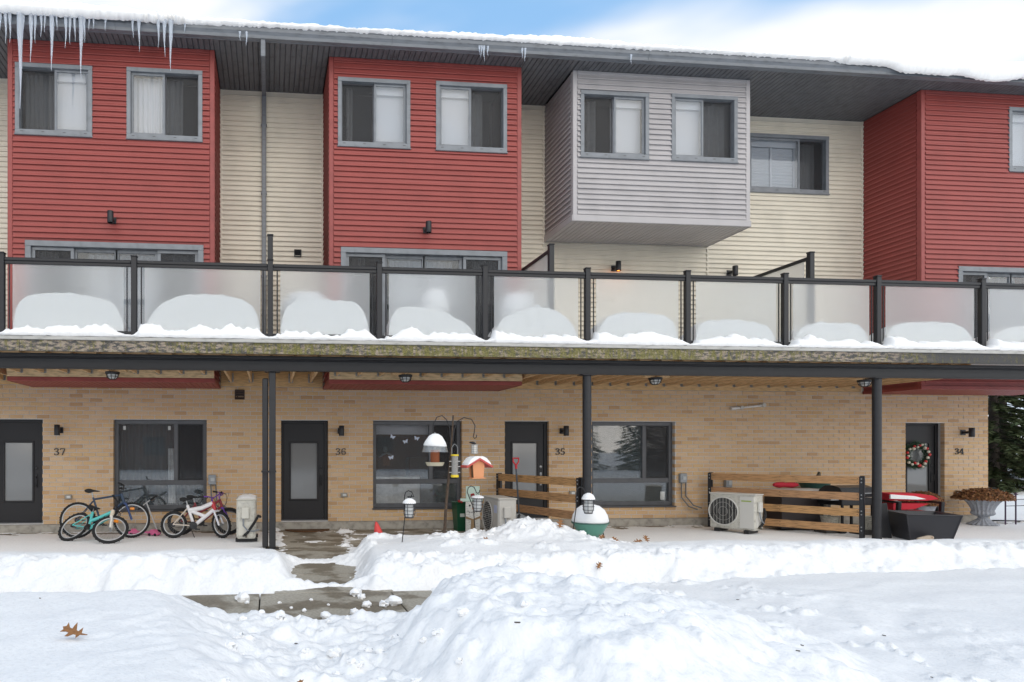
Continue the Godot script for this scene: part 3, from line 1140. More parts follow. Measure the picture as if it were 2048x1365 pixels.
# ------------------------------------------------------------------ balcony
const DECK := 3.47
var gposts := [-6.11, -4.28, -2.21, 0.0, 1.83, 3.66, 5.49, 7.33, 9.18, 10.99, 13.09, 14.92, 16.75]
var pile_top := [0.74, 0.76, 0.78, 0.76, 0.66, 0.68, 0.62, 0.52, 0.52, 0.56, 0.5, 0.5]

func balcony():
	var b := thing("balcony", "long shared balcony with black railing, frosted glass and mossy edge board", "balcony")
	# joists every 16 inches, hung on the wall ledger or on the bay headers
	var jm := {}
	var x := -7.3
	while x < 13.2:
		var z0 := 0.045
		for q in [[-4.69, -1.03], [1.10, 4.82]]:
			if x > q[0] - 0.03 and x < q[1] + 0.03:
				z0 = BAYZ + 0.072
		if not jm.has(z0):
			var mb := MB.new()
			mb.cbox(V(-0.019, 0, z0), V(0.019, 0.235, 2.56), 0.002)
			var hg := MB.new()
			hg.box(V(-0.024, -0.002, z0), V(-0.0195, 0.19, z0 + 0.05))
			hg.box(V(0.0195, -0.002, z0), V(0.024, 0.19, z0 + 0.05))
			hg.box(V(-0.024, -0.006, z0), V(0.024, -0.002, z0 + 0.05))
			hg.box(V(-0.05, 0.0, z0 - 0.001), V(-0.0245, 0.19, z0 + 0.003))
			hg.box(V(0.0245, 0.0, z0 - 0.001), V(0.05, 0.19, z0 + 0.003))
			jm[z0] = [mb.mesh(), hg.mesh()]
		var j := inst(jm[z0][0], "joist", M.wood, b, Transform3D(Basis(), V(x, 3.04, 0)))
		inst(jm[z0][1], "joist_hanger", M.steel, j)
		x += 0.4064
	for s in [[XL, -4.71], [-1.01, 1.08], [4.84, 13.2]]:
		var l := MB.new()
		l.cbox(V(s[0], 2.957, 0.002), V(s[1], 3.27, 0.042), 0.003)
		part(l, "ledger", M.ledger, b)
	for s in [[-4.69, -1.03], [1.10, 4.82]]:
		var l := MB.new()
		l.cbox(V(s[0], 2.978, BAYZ + 0.032), V(s[1], 3.27, BAYZ + 0.070), 0.003)
		part(l, "header", M.ply, b)
	# plank floor; gaps between the planks as in any deck
	var z := 2.60
	var pk := 0
	while z > 0.05:
		var st := MB.new()
		if z > BAYZ + 0.13:
			st.box(V(XL, 3.278, z - 0.135), V(13.2, 3.312, z))
		else:
			for s in [[XL, -4.72], [-1.0, 1.07], [4.85, 13.2]]:
				st.box(V(s[0], 3.278, maxf(z - 0.135, 0.05)), V(s[1], 3.312, z))
		part(st, "deck_plank", M.ply, b)
		z -= 0.14
	var sub := MB.new()
	sub.box(V(XL, 3.314, 0.045), V(-4.72, DECK - 0.02, 2.86))
	sub.box(V(-4.72, 3.314, BAYZ + 0.08), V(13.2, DECK - 0.02, 2.86))
	sub.box(V(-1.0, 3.314, 0.045), V(1.07, DECK - 0.02, BAYZ + 0.079))
	sub.box(V(4.85, 3.314, 0.045), V(13.2, DECK - 0.02, BAYZ + 0.079))
	sub.box(V(13.2, 3.36, BAYZ + 0.08), V(17.2, DECK - 0.02, 2.86))
	part(sub, "deck_surface", M.flash, b)
	# mossy rim board in lengths, metal drip edge above
	var rx := -7.6
	while rx < 17.0:
		var r := MB.new()
		var x2 := minf(rx + 3.66, 17.2)
		r.cbox(V(rx, 3.225, 2.86), V(x2 - 0.004, 3.405, 2.90), 0.004)
		part(r, "rim_board", M.rim, b)
		rx = x2
	var fl := MB.new()
	fl.cbox(V(XL, 3.405, 2.84), V(17.2, 3.462, 2.925), 0.004)
	part(fl, "drip_edge", M.flash, b)
	# steel channel beam
	var bm := MB.new()
	bm.cbox(V(XL, 2.995, 2.56), V(17.2, 3.20, 2.59), 0.003)
	bm.cbox(V(XL, 2.98, 2.56), V(17.2, 2.994, 2.65), 0.003)
	bm.cbox(V(XL, 3.155, 2.591), V(17.2, 3.17, 2.65), 0.003)
	bm.cbox(V(XL, 3.171, 2.62), V(17.2, 3.222, 2.70), 0.003)
	part(bm, "beam", M.beam, b)
	for xx in [0.035, 5.545, 11.10]:
		var p := MB.new()
		if xx < 1.0:
			p.cbox(V(xx - 0.055, 0.012, 2.52), V(xx + 0.055, 2.963, 2.64), 0.008)
		else:
			p.lathe(V(xx, 0, 2.58), [[0.0, 0.012], [0.074, 0.012], [0.074, 2.964], [0.0, 2.964]], 28)
		var po := part(p, "support_post", M.beam, b)
		p = MB.new()
		p.cbox(V(xx - 0.13, 2.965, 2.47), V(xx + 0.13, 2.979, 2.69), 0.003)
		part(p, "cap_plate", M.beam, po)
		p = MB.new()
		p.cbox(V(xx - 0.11, 0.0, 2.47), V(xx + 0.11, 0.011, 2.69), 0.003)
		part(p, "base_plate", M.beam, po)
	# rainwater pipe strapped to the left post
	var dp := MB.new()
	dp.cbox(V(-0.135, 0.02, 2.50), V(-0.035, 2.86, 2.60), 0.014)
	var dpo := part(dp, "downpipe", M.beam, b)
	dp = MB.new()
	dp.box(V(-0.15, 1.28, 2.49), V(0.10, 1.31, 2.655))
	part(dp, "strap", M.black, dpo)
	# guard
	for i in gposts.size():
		var gx: float = gposts[i]
		var p := MB.new()
		p.cbox(V(gx - 0.045, DECK - 0.02, 2.66), V(gx + 0.045, 4.80, 2.75), 0.006)
		p.cbox(V(gx - 0.052, 4.80, 2.653), V(gx + 0.052, 4.825, 2.757), 0.008)
		part(p, "guard_post", M.black, b)
		if i == gposts.size() - 1:
			continue
		var nx: float = gposts[i + 1]
		p = MB.new()
		p.cbox(V(gx + 0.045, 4.69, 2.672), V(nx - 0.045, 4.745, 2.738), 0.01)
		p.cbox(V(gx + 0.045, 4.64, 2.685), V(nx - 0.045, 4.689, 2.725), 0.005)
		part(p, "top_rail", M.black, b)
		p = MB.new()
		p.cbox(V(gx + 0.045, 3.545, 2.685), V(nx - 0.045, 3.59, 2.725), 0.005)
		part(p, "bottom_rail", M.black, b)
		for s in [gx + 0.115, nx - 0.115]:
			p = MB.new()
			p.tube([V(s, 3.59, 2.705), V(s, 4.64, 2.705)], 0.011, 8, false)
			part(p, "picket", M.black, b)
		p = MB.new()
		p.box(V(gx + 0.165, 3.60, 2.700), V(nx - 0.165, 4.64, 2.708))
		part(p, "frosted_panel", M.frost, b)
	# privacy screens between the units
	for sx in [0.0, 4.9, 9.81]:
		var s := node("privacy_screen", b)
		var p := MB.new()
		var zn := 2.60 if sx > 0.1 else 2.655
		p.cbox(V(sx - 0.045, DECK - 0.02, zn - 0.09), V(sx + 0.045, 5.24, zn - 0.001), 0.006)
		p.cbox(V(sx - 0.052, 5.241, zn - 0.097), V(sx + 0.052, 5.267, zn + 0.004), 0.008)
		part(p, "screen_post", M.black, s)
		p = MB.new()
		p.cbox(V(sx - 0.03, 5.13, 0.04), V(sx + 0.03, 5.19, zn - 0.091), 0.008)
		p.cbox(V(sx - 0.02, 3.60, 0.04), V(sx + 0.02, 3.645, zn - 0.091), 0.005)
		p.tube([V(sx, 3.645, zn - 0.14), V(sx, 5.13, zn - 0.14)], 0.011, 8, false)
		part(p, "screen_rail", M.black, s)
		p = MB.new()
		p.box(V(sx - 0.004, 3.65, 0.15), V(sx + 0.004, 5.13, zn - 0.2))
		part(p, "frosted_panel", M.frost, s)
	# snow drifted against the inside of the glass, one heap per bay of the guard
	var nz := fn(1.6, 81, 3)
	for i in gposts.size() - 1:
		var mb := MB.new()
		var a: float = gposts[i] + 0.17
		var e: float = gposts[i + 1] - 0.17
		var k := 44
		var rows := 9
		var grid := []
		for r in rows + 1:
			var line := []
			var zt := float(r) / rows
			for q in k + 1:
				var t := float(q) / k
				var X := lerpf(a, e, t)
				t = pow(t, [1.0, 0.85, 1.25, 0.9, 0.8, 1.0, 1.1, 0.8, 1.15, 0.9, 1.2, 1.0][i])
				var sh := pow(maxf(0.0, 1.0 - pow(absf(2.0 * t - 1.0) * 0.985, 4.5)), 0.5)
				var h: float = pile_top[i] * sh * (0.92 + 0.07 * nz.get_noise_2d(X * 0.6, i * 7.0)) + 0.03 * nz.get_noise_2d(X * 3.5, zt * 6 + i) + 0.012 * nz.get_noise_2d(X * 12, zt * 6)
				if i == 4:
					h *= 1.0 - 0.34 * smoothstep(0.5, 0.95, t)
				elif i == 5:
					h *= 1.1 - 0.75 * absf(t - 0.52)
				h = h * (1.0 - 0.75 * smoothstep(0.15, 1.0, zt)) + 0.02
				line.append(V(X, DECK + maxf(h, 0.02), 2.694 - zt * 1.1))
			grid.append(line)
		for r in rows:
			for q in k:
				mb.quad(grid[r][q], grid[r][q + 1], grid[r + 1][q + 1], grid[r + 1][q])
		for q in k:
			var A: Vector3 = grid[0][q]
			var B: Vector3 = grid[0][q + 1]
			mb.quad(V(A.x, DECK, 2.694), V(B.x, DECK, 2.694), B, A)
			A = grid[rows][q]
			B = grid[rows][q + 1]
			mb.quad(V(B.x, DECK, A.z), V(A.x, DECK, A.z), A, B)
		for q in [0, k]:
			for r in rows:
				var A: Vector3 = grid[r][q]
				var B: Vector3 = grid[r + 1][q]
				if q == 0:
					mb.quad(V(A.x, DECK, B.z), V(A.x, DECK, A.z), A, B)
				else:
					mb.quad(V(A.x, DECK, A.z), V(A.x, DECK, B.z), B, A)
		var o := solo(mb, "snow_drift", M.snow_fine, "white snow drift pressed against frosted panel %s of the balcony" % ["one", "two", "three", "four", "five", "six", "seven", "eight", "nine", "ten", "eleven", "twelve"][i], "snow", "snow drifts behind the balcony glass")
		drift_label(o, i)
	# snow lying on the deck and lapping over its edge under the rail
	var ap := MB.new()
	var n2 := fn(0.9, 83, 4)
	var n3 := fn(7.0, 84, 3)
	var cols := 900
	var prof := []
	for q in cols + 1:
		var X := lerpf(XL, 17.2, float(q) / cols)
		# lumps sag between the posts and open a notch beside each post
		var notch := 1.0
		for gx in gposts:
			var dd: float = X - gx
			if dd > -0.30 and dd < 0.10:
				notch = minf(notch, 0.25 + 0.75 * smoothstep(0.0, 0.28, absf(dd + 0.02)))
		var h := (0.155 + 0.16 * n2.get_noise_1d(X * 1.3) + 0.04 * n3.get_noise_1d(X)) * notch + 0.015
		var bul := 0.01 + 0.028 * notch + 0.015 * n2.get_noise_1d(X + 40)
		var ring := []
		for s in [[0.0, 2.905 - 0.02 + bul], [0.25, 2.918 + bul], [0.6, 2.905 + bul * 0.8], [0.9, 2.86], [1.0, 2.80], [1.04, 2.75], [1.0, 2.70], [0.75, 2.45], [0.5, 1.9], [0.4, 1.45]]:
			ring.append(V(X, DECK - 0.006 + maxf(h * s[0] + 0.012 * n3.get_noise_2d(X, s[1] * 4), 0.0), s[1] + 0.008 * n3.get_noise_2d(X, s[0] * 3 + 9)))
		prof.append(ring)
	for q in cols:
		for r in prof[q].size() - 1:
			mb_smooth(ap, prof, q, r)
	var apo := part(ap, "balcony_snow", M.snow_fine, self)
	apo.set_meta("kind", "stuff")
	apo.set_meta("label", "lumpy snow along the balcony edge under the railing")
	apo.set_meta("category", "snow")
	# furniture under snow behind the glass
	for f in [[0.62, 2.15, 0.42, 0.95, "snow heaped on a dark low table behind the tall screen post"], [2.95, 2.05, 0.24, 1.08, "snow heaped on a small dark stand behind the fourth frosted panel"], [4.55, 1.95, 0.36, 1.08, "snow heaped on a dark box beside the middle privacy screen"]]:
		var t := thing("snowy_table", f[4], "table", V(f[0], DECK, f[1]), 0.0, "deck furniture under snow")
		var m := MB.new()
		m.cbox(V(-f[2], 0.5, -0.3), V(f[2], 0.55, 0.3), 0.01)
		for sx in [-1, 1]:
			for sz in [-1, 1]:
				m.cbox(V(sx * (f[2] - 0.05) - 0.02, 0.0, sz * 0.26 - 0.02), V(sx * (f[2] - 0.05) + 0.02, 0.5, sz * 0.26 + 0.02), 0.004)
		part(m, "table_frame", M.black, t)
		m = MB.new()
		m.T = Transform3D(Basis().scaled(V(f[2] / 0.4, 1, 0.75)), V(0, 0.551, 0))
		m.lathe(Vector3.ZERO, [[0.41, 0.0], [0.42, 0.1], [0.38, (f[3] - 0.55) * 0.6], [0.25, (f[3] - 0.55) * 0.92], [0.0, f[3] - 0.55]], 24)
		part(m, "snow_cap", M.snow_fine, t)

func drift_label(o: Node3D, i: int):
	var txt := ["snow drift behind the frosted glass beyond the left picture edge", "broad flat-topped snow drift behind the leftmost frosted glass panel", "tall flat-topped snow drift left of the tall balcony post", "tall rounded snow drift just right of the tall balcony post", "lower snow drift that falls away to the right below the second red bay", "peaked snow drift behind glass, left of the middle privacy screen post", "rounded snow drift behind glass under the grey bay's left half", "low snow drift behind glass under the grey bay's right end", "low faint snow drift behind glass left of the third privacy screen", "faint wide snow drift behind glass before the right red bay's corner", "snow drift behind the rightmost frosted glass panel", "snow drift behind glass beyond the right picture edge"]
	o.set_meta("label", txt[i])

func mb_smooth(mb: MB, prof: Array, q: int, r: int):
	var nrm := func(i: int, j: int) -> Vector3:
		var i0 := maxi(i - 1, 0)
		var i1 := mini(i + 1, prof.size() - 1)
		var j0 := maxi(j - 1, 0)
		var j1 := mini(j + 1, prof[i].size() - 1)
		return (prof[i1][j] - prof[i0][j]).cross(prof[i][j1] - prof[i][j0]).normalized()
	mb.squad(prof[q][r], prof[q + 1][r], prof[q + 1][r + 1], prof[q][r + 1], nrm.call(q, r), nrm.call(q + 1, r), nrm.call(q + 1, r + 1), nrm.call(q, r + 1))

# ------------------------------------------------------------------ ground and snow
var n_a: FastNoiseLite
var n_b: FastNoiseLite
var n_c: FastNoiseLite
var n_cell: FastNoiseLite
var n_dust: FastNoiseLite
var n_edge: FastNoiseLite

func snow_noise():
	n_a = fn(0.55, 91, 3)
	n_b = fn(2.2, 92, 4)
	n_c = fn(9.0, 93, 3)
	n_dust = fn(1.1, 94, 4)
	n_edge = fn(1.7, 95, 3)
	n_cell = fn(4.2, 96, 1, FastNoiseLite.TYPE_CELLULAR)
	n_cell.cellular_return_type = FastNoiseLite.RETURN_DISTANCE

var dents := [[2.35, 8.2, 0.10, 0.07, -0.07], [2.9, 8.6, 0.12, 0.08, -0.06], [2.0, 8.9, 0.09, 0.10, -0.06], [2.6, 9.3, 0.13, 0.08, -0.07], [3.2, 9.0, 0.12, 0.09, -0.05], [3.5, 9.6, 0.14, 0.08, -0.06], [2.25, 9.75, 0.10, 0.08, -0.05], [1.7, 9.3, 0.05, 0.22, -0.05], [1.35, 8.9, 0.05, 0.3, -0.04], [3.0, 10.0, 0.12, 0.07, -0.06], [2.7, 7.75, 0.10, 0.06, 0.06], [2.15, 7.8, 0.12, 0.07, 0.05], [2.45, 8.75, 0.14, 0.09, 0.05], [1.85, 9.9, 0.13, 0.1, 0.05], [3.9, 9.3, 0.16, 0.09, -0.04], [3.3, 8.2, 0.12, 0.07, -0.04], [2.8, 9.65, 0.09, 0.06, 0.05]]

func gau(x: float, z: float, cx: float, cz: float, sx: float, sz: float) -> float:
	var a := (x - cx) / sx
	var b := (z - cz) / sz
	return exp(-a * a - b * b)

func clods(x: float, z: float) -> float:
	# broken crust: rounded lumps
	var c := clampf(1.0 - (n_cell.get_noise_2d(x, z) + 1.0) * 2.0, 0.0, 1.0)
	var k := clampf(1.0 - (n_cell.get_noise_2d(x * 2.3 + 5.0, z * 2.3) + 1.0) * 2.0, 0.0, 1.0)
	return 0.34 * sqrt(1.0 - (1.0 - c) * (1.0 - c)) * smoothstep(-0.3, 0.3, n_b.get_noise_2d(x * 0.8, z * 0.8)) + 0.13 * sqrt(1.0 - (1.0 - k) * (1.0 - k))

func snow_h(x: float, z: float) -> float:
	var e := n_edge.get_noise_2d(x, z)
	var nb := n_b.get_noise_2d(x, z)
	var nc := n_c.get_noise_2d(x, z)
	# thin dusting on the patio, blown bare in front of door 36
	var h := 0.009 + 0.004 * nb
	var bare := smoothstep(-0.15, 0.35, x + 0.35 * e) * (1.0 - smoothstep(4.6, 6.4, x + 0.5 * e))
	var dust := n_dust.get_noise_2d(x, z * 1.6) + 0.3 * nc
	h -= 0.05 * bare * smoothstep(-0.55, -0.25, -dust)
	if x <= 0.3 or x > 5.2:
		h -= 0.03 * smoothstep(0.55, 0.1, z + 0.4 * e) * smoothstep(-0.1, 0.2, dust)
	# bank on the lawn, cut by the shovelled path
	var back := 2.55
	var rise := 5.3
	if x > 1.0:
		var k := smoothstep(1.0, 1.5, x) * (1.0 - smoothstep(4.3, 5.4, x))
		back = lerpf(2.75, 2.35, k)
		rise = lerpf(5.0, 3.5, k)
	var fz := 5.98 + 0.14 * e if x < 1.2 else 6.02 - 0.055 * (x - 1.4) + 0.14 * e
	if x < -0.6:
		fz -= 0.10 * (-0.6 - x)
	var top := 0.33 + 0.05 * n_a.get_noise_2d(x, z)
	if x > 7.0:
		top -= 0.04 * smoothstep(7.0, 10.0, x)
	var bank := top * smoothstep(back, rise, z + 0.15 * e) * (1.0 - smoothstep(fz - 0.42, fz + 0.12, z + 0.07 * nb + 0.02 * nc))
	# ledge half-way down the bank's face, and pitted crust on it
	var facing := smoothstep(fz - 0.75, fz - 0.35, z) * (1.0 - smoothstep(fz, fz + 0.3, z))
	bank += facing * (0.09 * nb + 0.10 * clods(x, z) + 0.03 * nc - 0.03)
	# heap of shovelled lumps before door 35
	var heap := 0.10 * gau(x, z, 2.9, 4.3, 0.8, 0.7) + 0.24 * gau(x, z, 4.1, 3.8, 0.62, 0.6) + 0.08 * gau(x, z, 4.5, 4.8, 0.6, 0.5) + 0.05 * gau(x, z, 1.75, 3.35, 0.16, 0.2)
	bank += heap * (1.0 + 0.25 * nb) + smoothstep(0.05, 0.18, heap) * 0.16 * clods(x * 1.3, z * 1.3)
	var xl := 0.18 + 0.035 * (z - 2.7) + 0.06 * n_a.get_noise_2d(x * 2.0, z * 2.0)
	var xr := 1.36 - 0.075 * (z - 2.7) + 0.06 * n_a.get_noise_2d(x * 2.0 + 7.0, z * 2.0)
	var inside := smoothstep(xl - 0.22, xl + 0.08, x + 0.04 * nb) * (1.0 - smoothstep(xr - 0.08, xr + 0.24, x + 0.04 * nb))
	if z < 6.2:
		var left := -0.035
		# trodden ridges left across the path, slush at its sides
		left += 0.108 * gau(0, z + 0.14 * e, 0, 3.95, 1, 0.26) + 0.115 * gau(0, z + 0.10 * e, 0, 5.78, 1, 0.09)
		left += 0.085 * (1.0 - smoothstep(xl, xl + 0.30, x + 0.14 * nb)) + 0.085 * smoothstep(xr - 0.32, xr, x + 0.14 * nb)
		bank = lerpf(bank, left + 0.03 * nc, inside)
		if z > 2.3:
			h = lerpf(h, -0.05, inside * smoothstep(2.3, 2.7, z))
	if z > 2.45:
		h += bank
	else:
		h += maxf(bank, 0.0)
	# pavement: shovelled clear in the middle, covered to the right
	if z > 5.6:
		var clear := 1.0 - smoothstep(2.2, 3.3, x + 0.4 * e)
		h = lerpf(h, h - 0.05, smoothstep(fz - 0.1, fz + 0.15, z) * clear)
		h += (1.0 - clear) * (0.075 + 0.02 * n_a.get_noise_2d(x * 2.0, z)) * smoothstep(fz + 0.10, fz + 0.35, z + 0.25 * e)
		# near side: churned snow along the kerb line
		var kz := 7.42 + 0.18 * e + 0.12 * nb
		var churn := smoothstep(kz - 0.05, kz + 0.14, z)
		h += churn * clear * (0.15 + 0.06 * nb + 0.13 * clods(x, z) + 0.015 * nc + 0.05 * smoothstep(8.0, 10.5, z))
		# left mound, smoothed by the plough
		var lx := -0.55 + 0.42 * smoothstep(7.6, 10.0, z) + 0.10 * e
		var m1 := (1.0 - smoothstep(lx - 0.55, lx + 0.35, x)) * smoothstep(7.15, 7.95, z + 0.10 * e)
		var stre := 0.010 * sin((x * 0.75 + z * 0.42 + 0.25 * e) * 26.0) * gau(x, z, -0.75, 8.9, 0.5, 1.0)
		h = lerpf(h, 0.43 + 0.03 * n_a.get_noise_2d(x * 1.5, z) + 0.008 * nb + stre, m1)
		# big pile right of the trench
		var rx := 1.45 if x < 2.2 else 2.6
		var q := sqrt(pow((x - 2.2) / rx, 2.0) + pow((z - 9.1) / 2.15, 2.0)) + 0.07 * e
		var pile := 0.54 * (1.0 - smoothstep(0.50 if x < 2.2 else lerpf(0.50, 0.2, smoothstep(2.2, 2.9, x)), 1.02, q))
		if pile > 0.0:
			var rug := smoothstep(0.0, 0.25, pile)
			pile += rug * (0.05 * n_a.get_noise_2d(x * 2.6, z * 2.6) + 0.025 * nb + 0.06 * clods(x * 0.9, z * 0.9) * smoothstep(-0.2, 0.4, n_a.get_noise_2d(x * 1.7 + 9.0, z * 1.7)) + 0.012 * nc)
			h = maxf(h, 0.04) + pile - 0.5 * minf(pile, maxf(h, 0.0))
		# boot dents and shovel cuts in the pile
		if x > 0.8 and x < 4.6 and z > 7.2:
			for d in dents:
				var dd := gau(x, z, d[0], d[1], d[2], d[3])
				if dd > 0.01:
					h += d[4] * dd
		# wind ripples on the open snow to the right
		var open := smoothstep(3.0, 4.2, x) * smoothstep(6.2, 7.0, z)
		h += open * (0.03 * n_a.get_noise_2d(x, z) + 0.006 * sin((z * 2.4 + x * 0.8 + 1.4 * n_a.get_noise_2d(x * 0.8, z)) * 4.0) + 0.03)
	h += 0.004 * nc * smoothstep(0.02, 0.1, h)
	return h

func ground():
	snow_noise()
	# bare ground far out, covered by snow; one sheet to the horizon with the built plot left open
	var g := MB.new()
	var x0 := -9.0
	var x1 := 19.0
	var z0 := -6.0
	var z1 := 11.6
	var F := 260.0
	for r in [[-F, F, z1 - 0.05, F], [-F, F, -F, z0], [-F, x0, z0, z1 - 0.05], [x1 - 0.05, F, z0, z1 - 0.05]]:
		g.quad(V(r[0], 0.09, r[3]), V(r[1], 0.09, r[3]), V(r[1], 0.09, r[2]), V(r[0], 0.09, r[2]))
	setting(g, "snow_field", M.snow)
	var s := MB.new()
	s.box(V(x0, -0.4, z0), V(x1, -0.12, z1))
	setting(s, "ground", plain(0.12, 0.10, 0.08, 0.95))
	# patio slabs with saw joints
	var px := XL
	while px < 16.9:
		s = MB.new()
		var p2 := minf(px + 2.44, 17.0)
		s.cbox(V(px + 0.004, -0.1, 0.035), V(p2 - 0.004, 0.0, 2.72), 0.006)
		setting(s, "patio", M.slab)
		px = p2
	for z in [2.725, 3.85, 4.97]:
		s = MB.new()
		s.cbox(V(0.05, -0.1, z + 0.004), V(1.45, -0.004, z + 1.11), 0.006)
		setting(s, "path", M.slab)
	px = -9.295
	while px < 18.9:
		s = MB.new()
		s.cbox(V(px + 0.005, -0.1, 6.09), V(px + 1.52, -0.006, 7.45), 0.006)
		setting(s, "pavement", M.slab)
		px += 1.53
	# snow surface
	var dx := 0.042
	var nx := int((x1 - x0) / dx)
	var zs := [0.0]
	while zs[-1] < z1:
		zs.append(zs[-1] + (0.05 if zs[-1] < 2.3 else 0.036))
	var nz := zs.size()
	var hs := PackedFloat32Array()
	hs.resize((nx + 1) * nz)
	for j in nz:
		for i in nx + 1:
			hs[j * (nx + 1) + i] = snow_h(x0 + i * dx, zs[j])
	var vv := PackedVector3Array()
	var nn := PackedVector3Array()
	var ix := PackedInt32Array()
	for j in nz:
		for i in nx + 1:
			var k := j * (nx + 1) + i
			vv.append(V(x0 + i * dx, hs[k], zs[j]))
			var i0 := maxi(i - 1, 0)
			var i1 := mini(i + 1, nx)
			var j0 := maxi(j - 1, 0)
			var j1 := mini(j + 1, nz - 1)
			var sx: float = (hs[j * (nx + 1) + i1] - hs[j * (nx + 1) + i0]) / ((i1 - i0) * dx)
			var sz: float = (hs[j1 * (nx + 1) + i] - hs[j0 * (nx + 1) + i]) / (zs[j1] - zs[j0])
			nn.append(V(-sx, 1, -sz).normalized())
	for j in nz - 1:
		for i in nx:
			var k := j * (nx + 1) + i
			# leave out what lies buried under the slabs
			if maxf(maxf(hs[k], hs[k + 1]), maxf(hs[k + nx + 1], hs[k + nx + 2])) < -0.035:
				continue
			ix.append_array([k, k + 1, k + nx + 1, k + 1, k + nx + 2, k + nx + 1])
	var ar := []
	ar.resize(Mesh.ARRAY_MAX)
	ar[Mesh.ARRAY_VERTEX] = vv
	ar[Mesh.ARRAY_NORMAL] = nn
	ar[Mesh.ARRAY_INDEX] = ix
	var am := ArrayMesh.new()
	am.add_surface_from_arrays(Mesh.PRIMITIVE_TRIANGLES, ar)
	var o := inst(am, "snow_cover", M.snow, self)
	o.set_meta("kind", "structure")
	# ground beyond the end wall, rising towards the trees
	var be := MB.new()
	var gr := []
	for j in 31:
		var line := []
		for i in 41:
			var X := 15.9 + i * 0.6
			var Z := 0.05 - j * 0.6
			line.append(V(X, 0.02 + 0.03 * minf(j, 3) + 0.5 * smoothstep(1.0, 16.0, -Z + (X - 16.0) * 0.3) + 0.06 * n_a.get_noise_2d(X, Z), Z))
		gr.append(line)
	for j in 30:
		for i in 40:
			be.quad(gr[j][i], gr[j][i + 1], gr[j + 1][i + 1], gr[j + 1][i])
	setting(be, "snow_slope", M.snow)

# ------------------------------------------------------------------ trees
func conifer_meshes(height: float, seed: int) -> Array:
	var r := RandomNumberGenerator.new()
	r.seed = seed
	var tk := MB.new()
	tk.tube([V(0, -0.3, 0), V(0.03, height * 0.5, 0.02), V(0, height, 0)], [height * 0.018, height * 0.011, 0.01], 8)
	var cr := MB.new()
	var lv := int(height * 5.0)
	for l in lv:
		var t := float(l) / lv
		var y := lerpf(height * 0.015, height * 0.985, t)
		var R := height * 0.26 * (1.0 - t) * r.randf_range(0.75, 1.1) + 0.1
		var br := 7 if t < 0.8 else 5
		for k in br:
			var w := TAU * (k + r.randf()) / br
			var dir := V(cos(w), 0, sin(w))
			var L := R * r.randf_range(0.7, 1.12)
			var tip := V(0, y, 0) + dir * L + V(0, -0.28 * L + 0.1 * t, 0)
			tk.tube([V(0, y, 0), tip], [0.012 + 0.01 * (1 - t), 0.004], 4, false)
			var m := int(14 + L * 60)
			for q in m:
				var s := sqrt(r.randf())
				var p := V(0, y, 0).lerp(tip, lerpf(0.12, 1.04, s))
				var side := dir.cross(Vector3.UP) * (1.0 if q % 2 else -1.0)
				var out := (dir * r.randf_range(0.3, 1.0) + side * r.randf_range(0.3, 1.0) + V(0, r.randf_range(-0.55, 0.1), 0)).normalized()
				var ln := r.randf_range(0.15, 0.34) * (0.6 + 0.5 * (1 - t))
				var wd := out.cross(V(r.randf() - 0.5, 1, r.randf() - 0.5)).normalized() * ln * 0.2
				var g := r.randf_range(0.55, 1.25)
				cr.col = Color(g * r.randf_range(0.85, 1.3), g, g * 0.9)
				var a := p - wd
				var b := p + wd
				var c := p + out * ln
				var nm := (b - a).cross(c - a).normalized()
				cr.tri(a, b, c, nm, nm, nm)
	return [tk.mesh(), cr.mesh()]

func bare_tree_mesh(height: float, seed: int) -> ArrayMesh:
	var r := RandomNumberGenerator.new()
	r.seed = seed
	var mb := MB.new()
	var stack := [[V(0, -0.2, 0), Vector3.UP, height * 0.34, height * 0.02, 0]]
	while stack.size():
		var s: Array = stack.pop_back()
		var p: Vector3 = s[0]
		var d: Vector3 = s[1]
		var pts := [p]
		var rad := [s[3]]
		for k in 3:
			d = (d + V(r.randf_range(-0.2, 0.2), r.randf_range(-0.02, 0.12), r.randf_range(-0.2, 0.2))).normalized()
			p += d * s[2] / 3.0
			pts.append(p)
			rad.append(s[3] * (1.0 - 0.13 * (k + 1)))
		mb.tube(pts, rad, 6 if s[4] < 2 else 4, false)
		if s[4] < 4:
			var kids := 3 if s[4] < 3 else 4
			for k in kids:
				var w := TAU * (k + r.randf() * 0.8) / kids
				var side := d.cross(V(cos(w), 0.3, sin(w))).normalized()
				stack.append([pts[3 if k < 2 else 2], (d + side * r.randf_range(0.5, 0.95)).normalized(), s[2] * r.randf_range(0.62, 0.82), s[3] * 0.55, s[4] + 1])
	return mb.mesh()

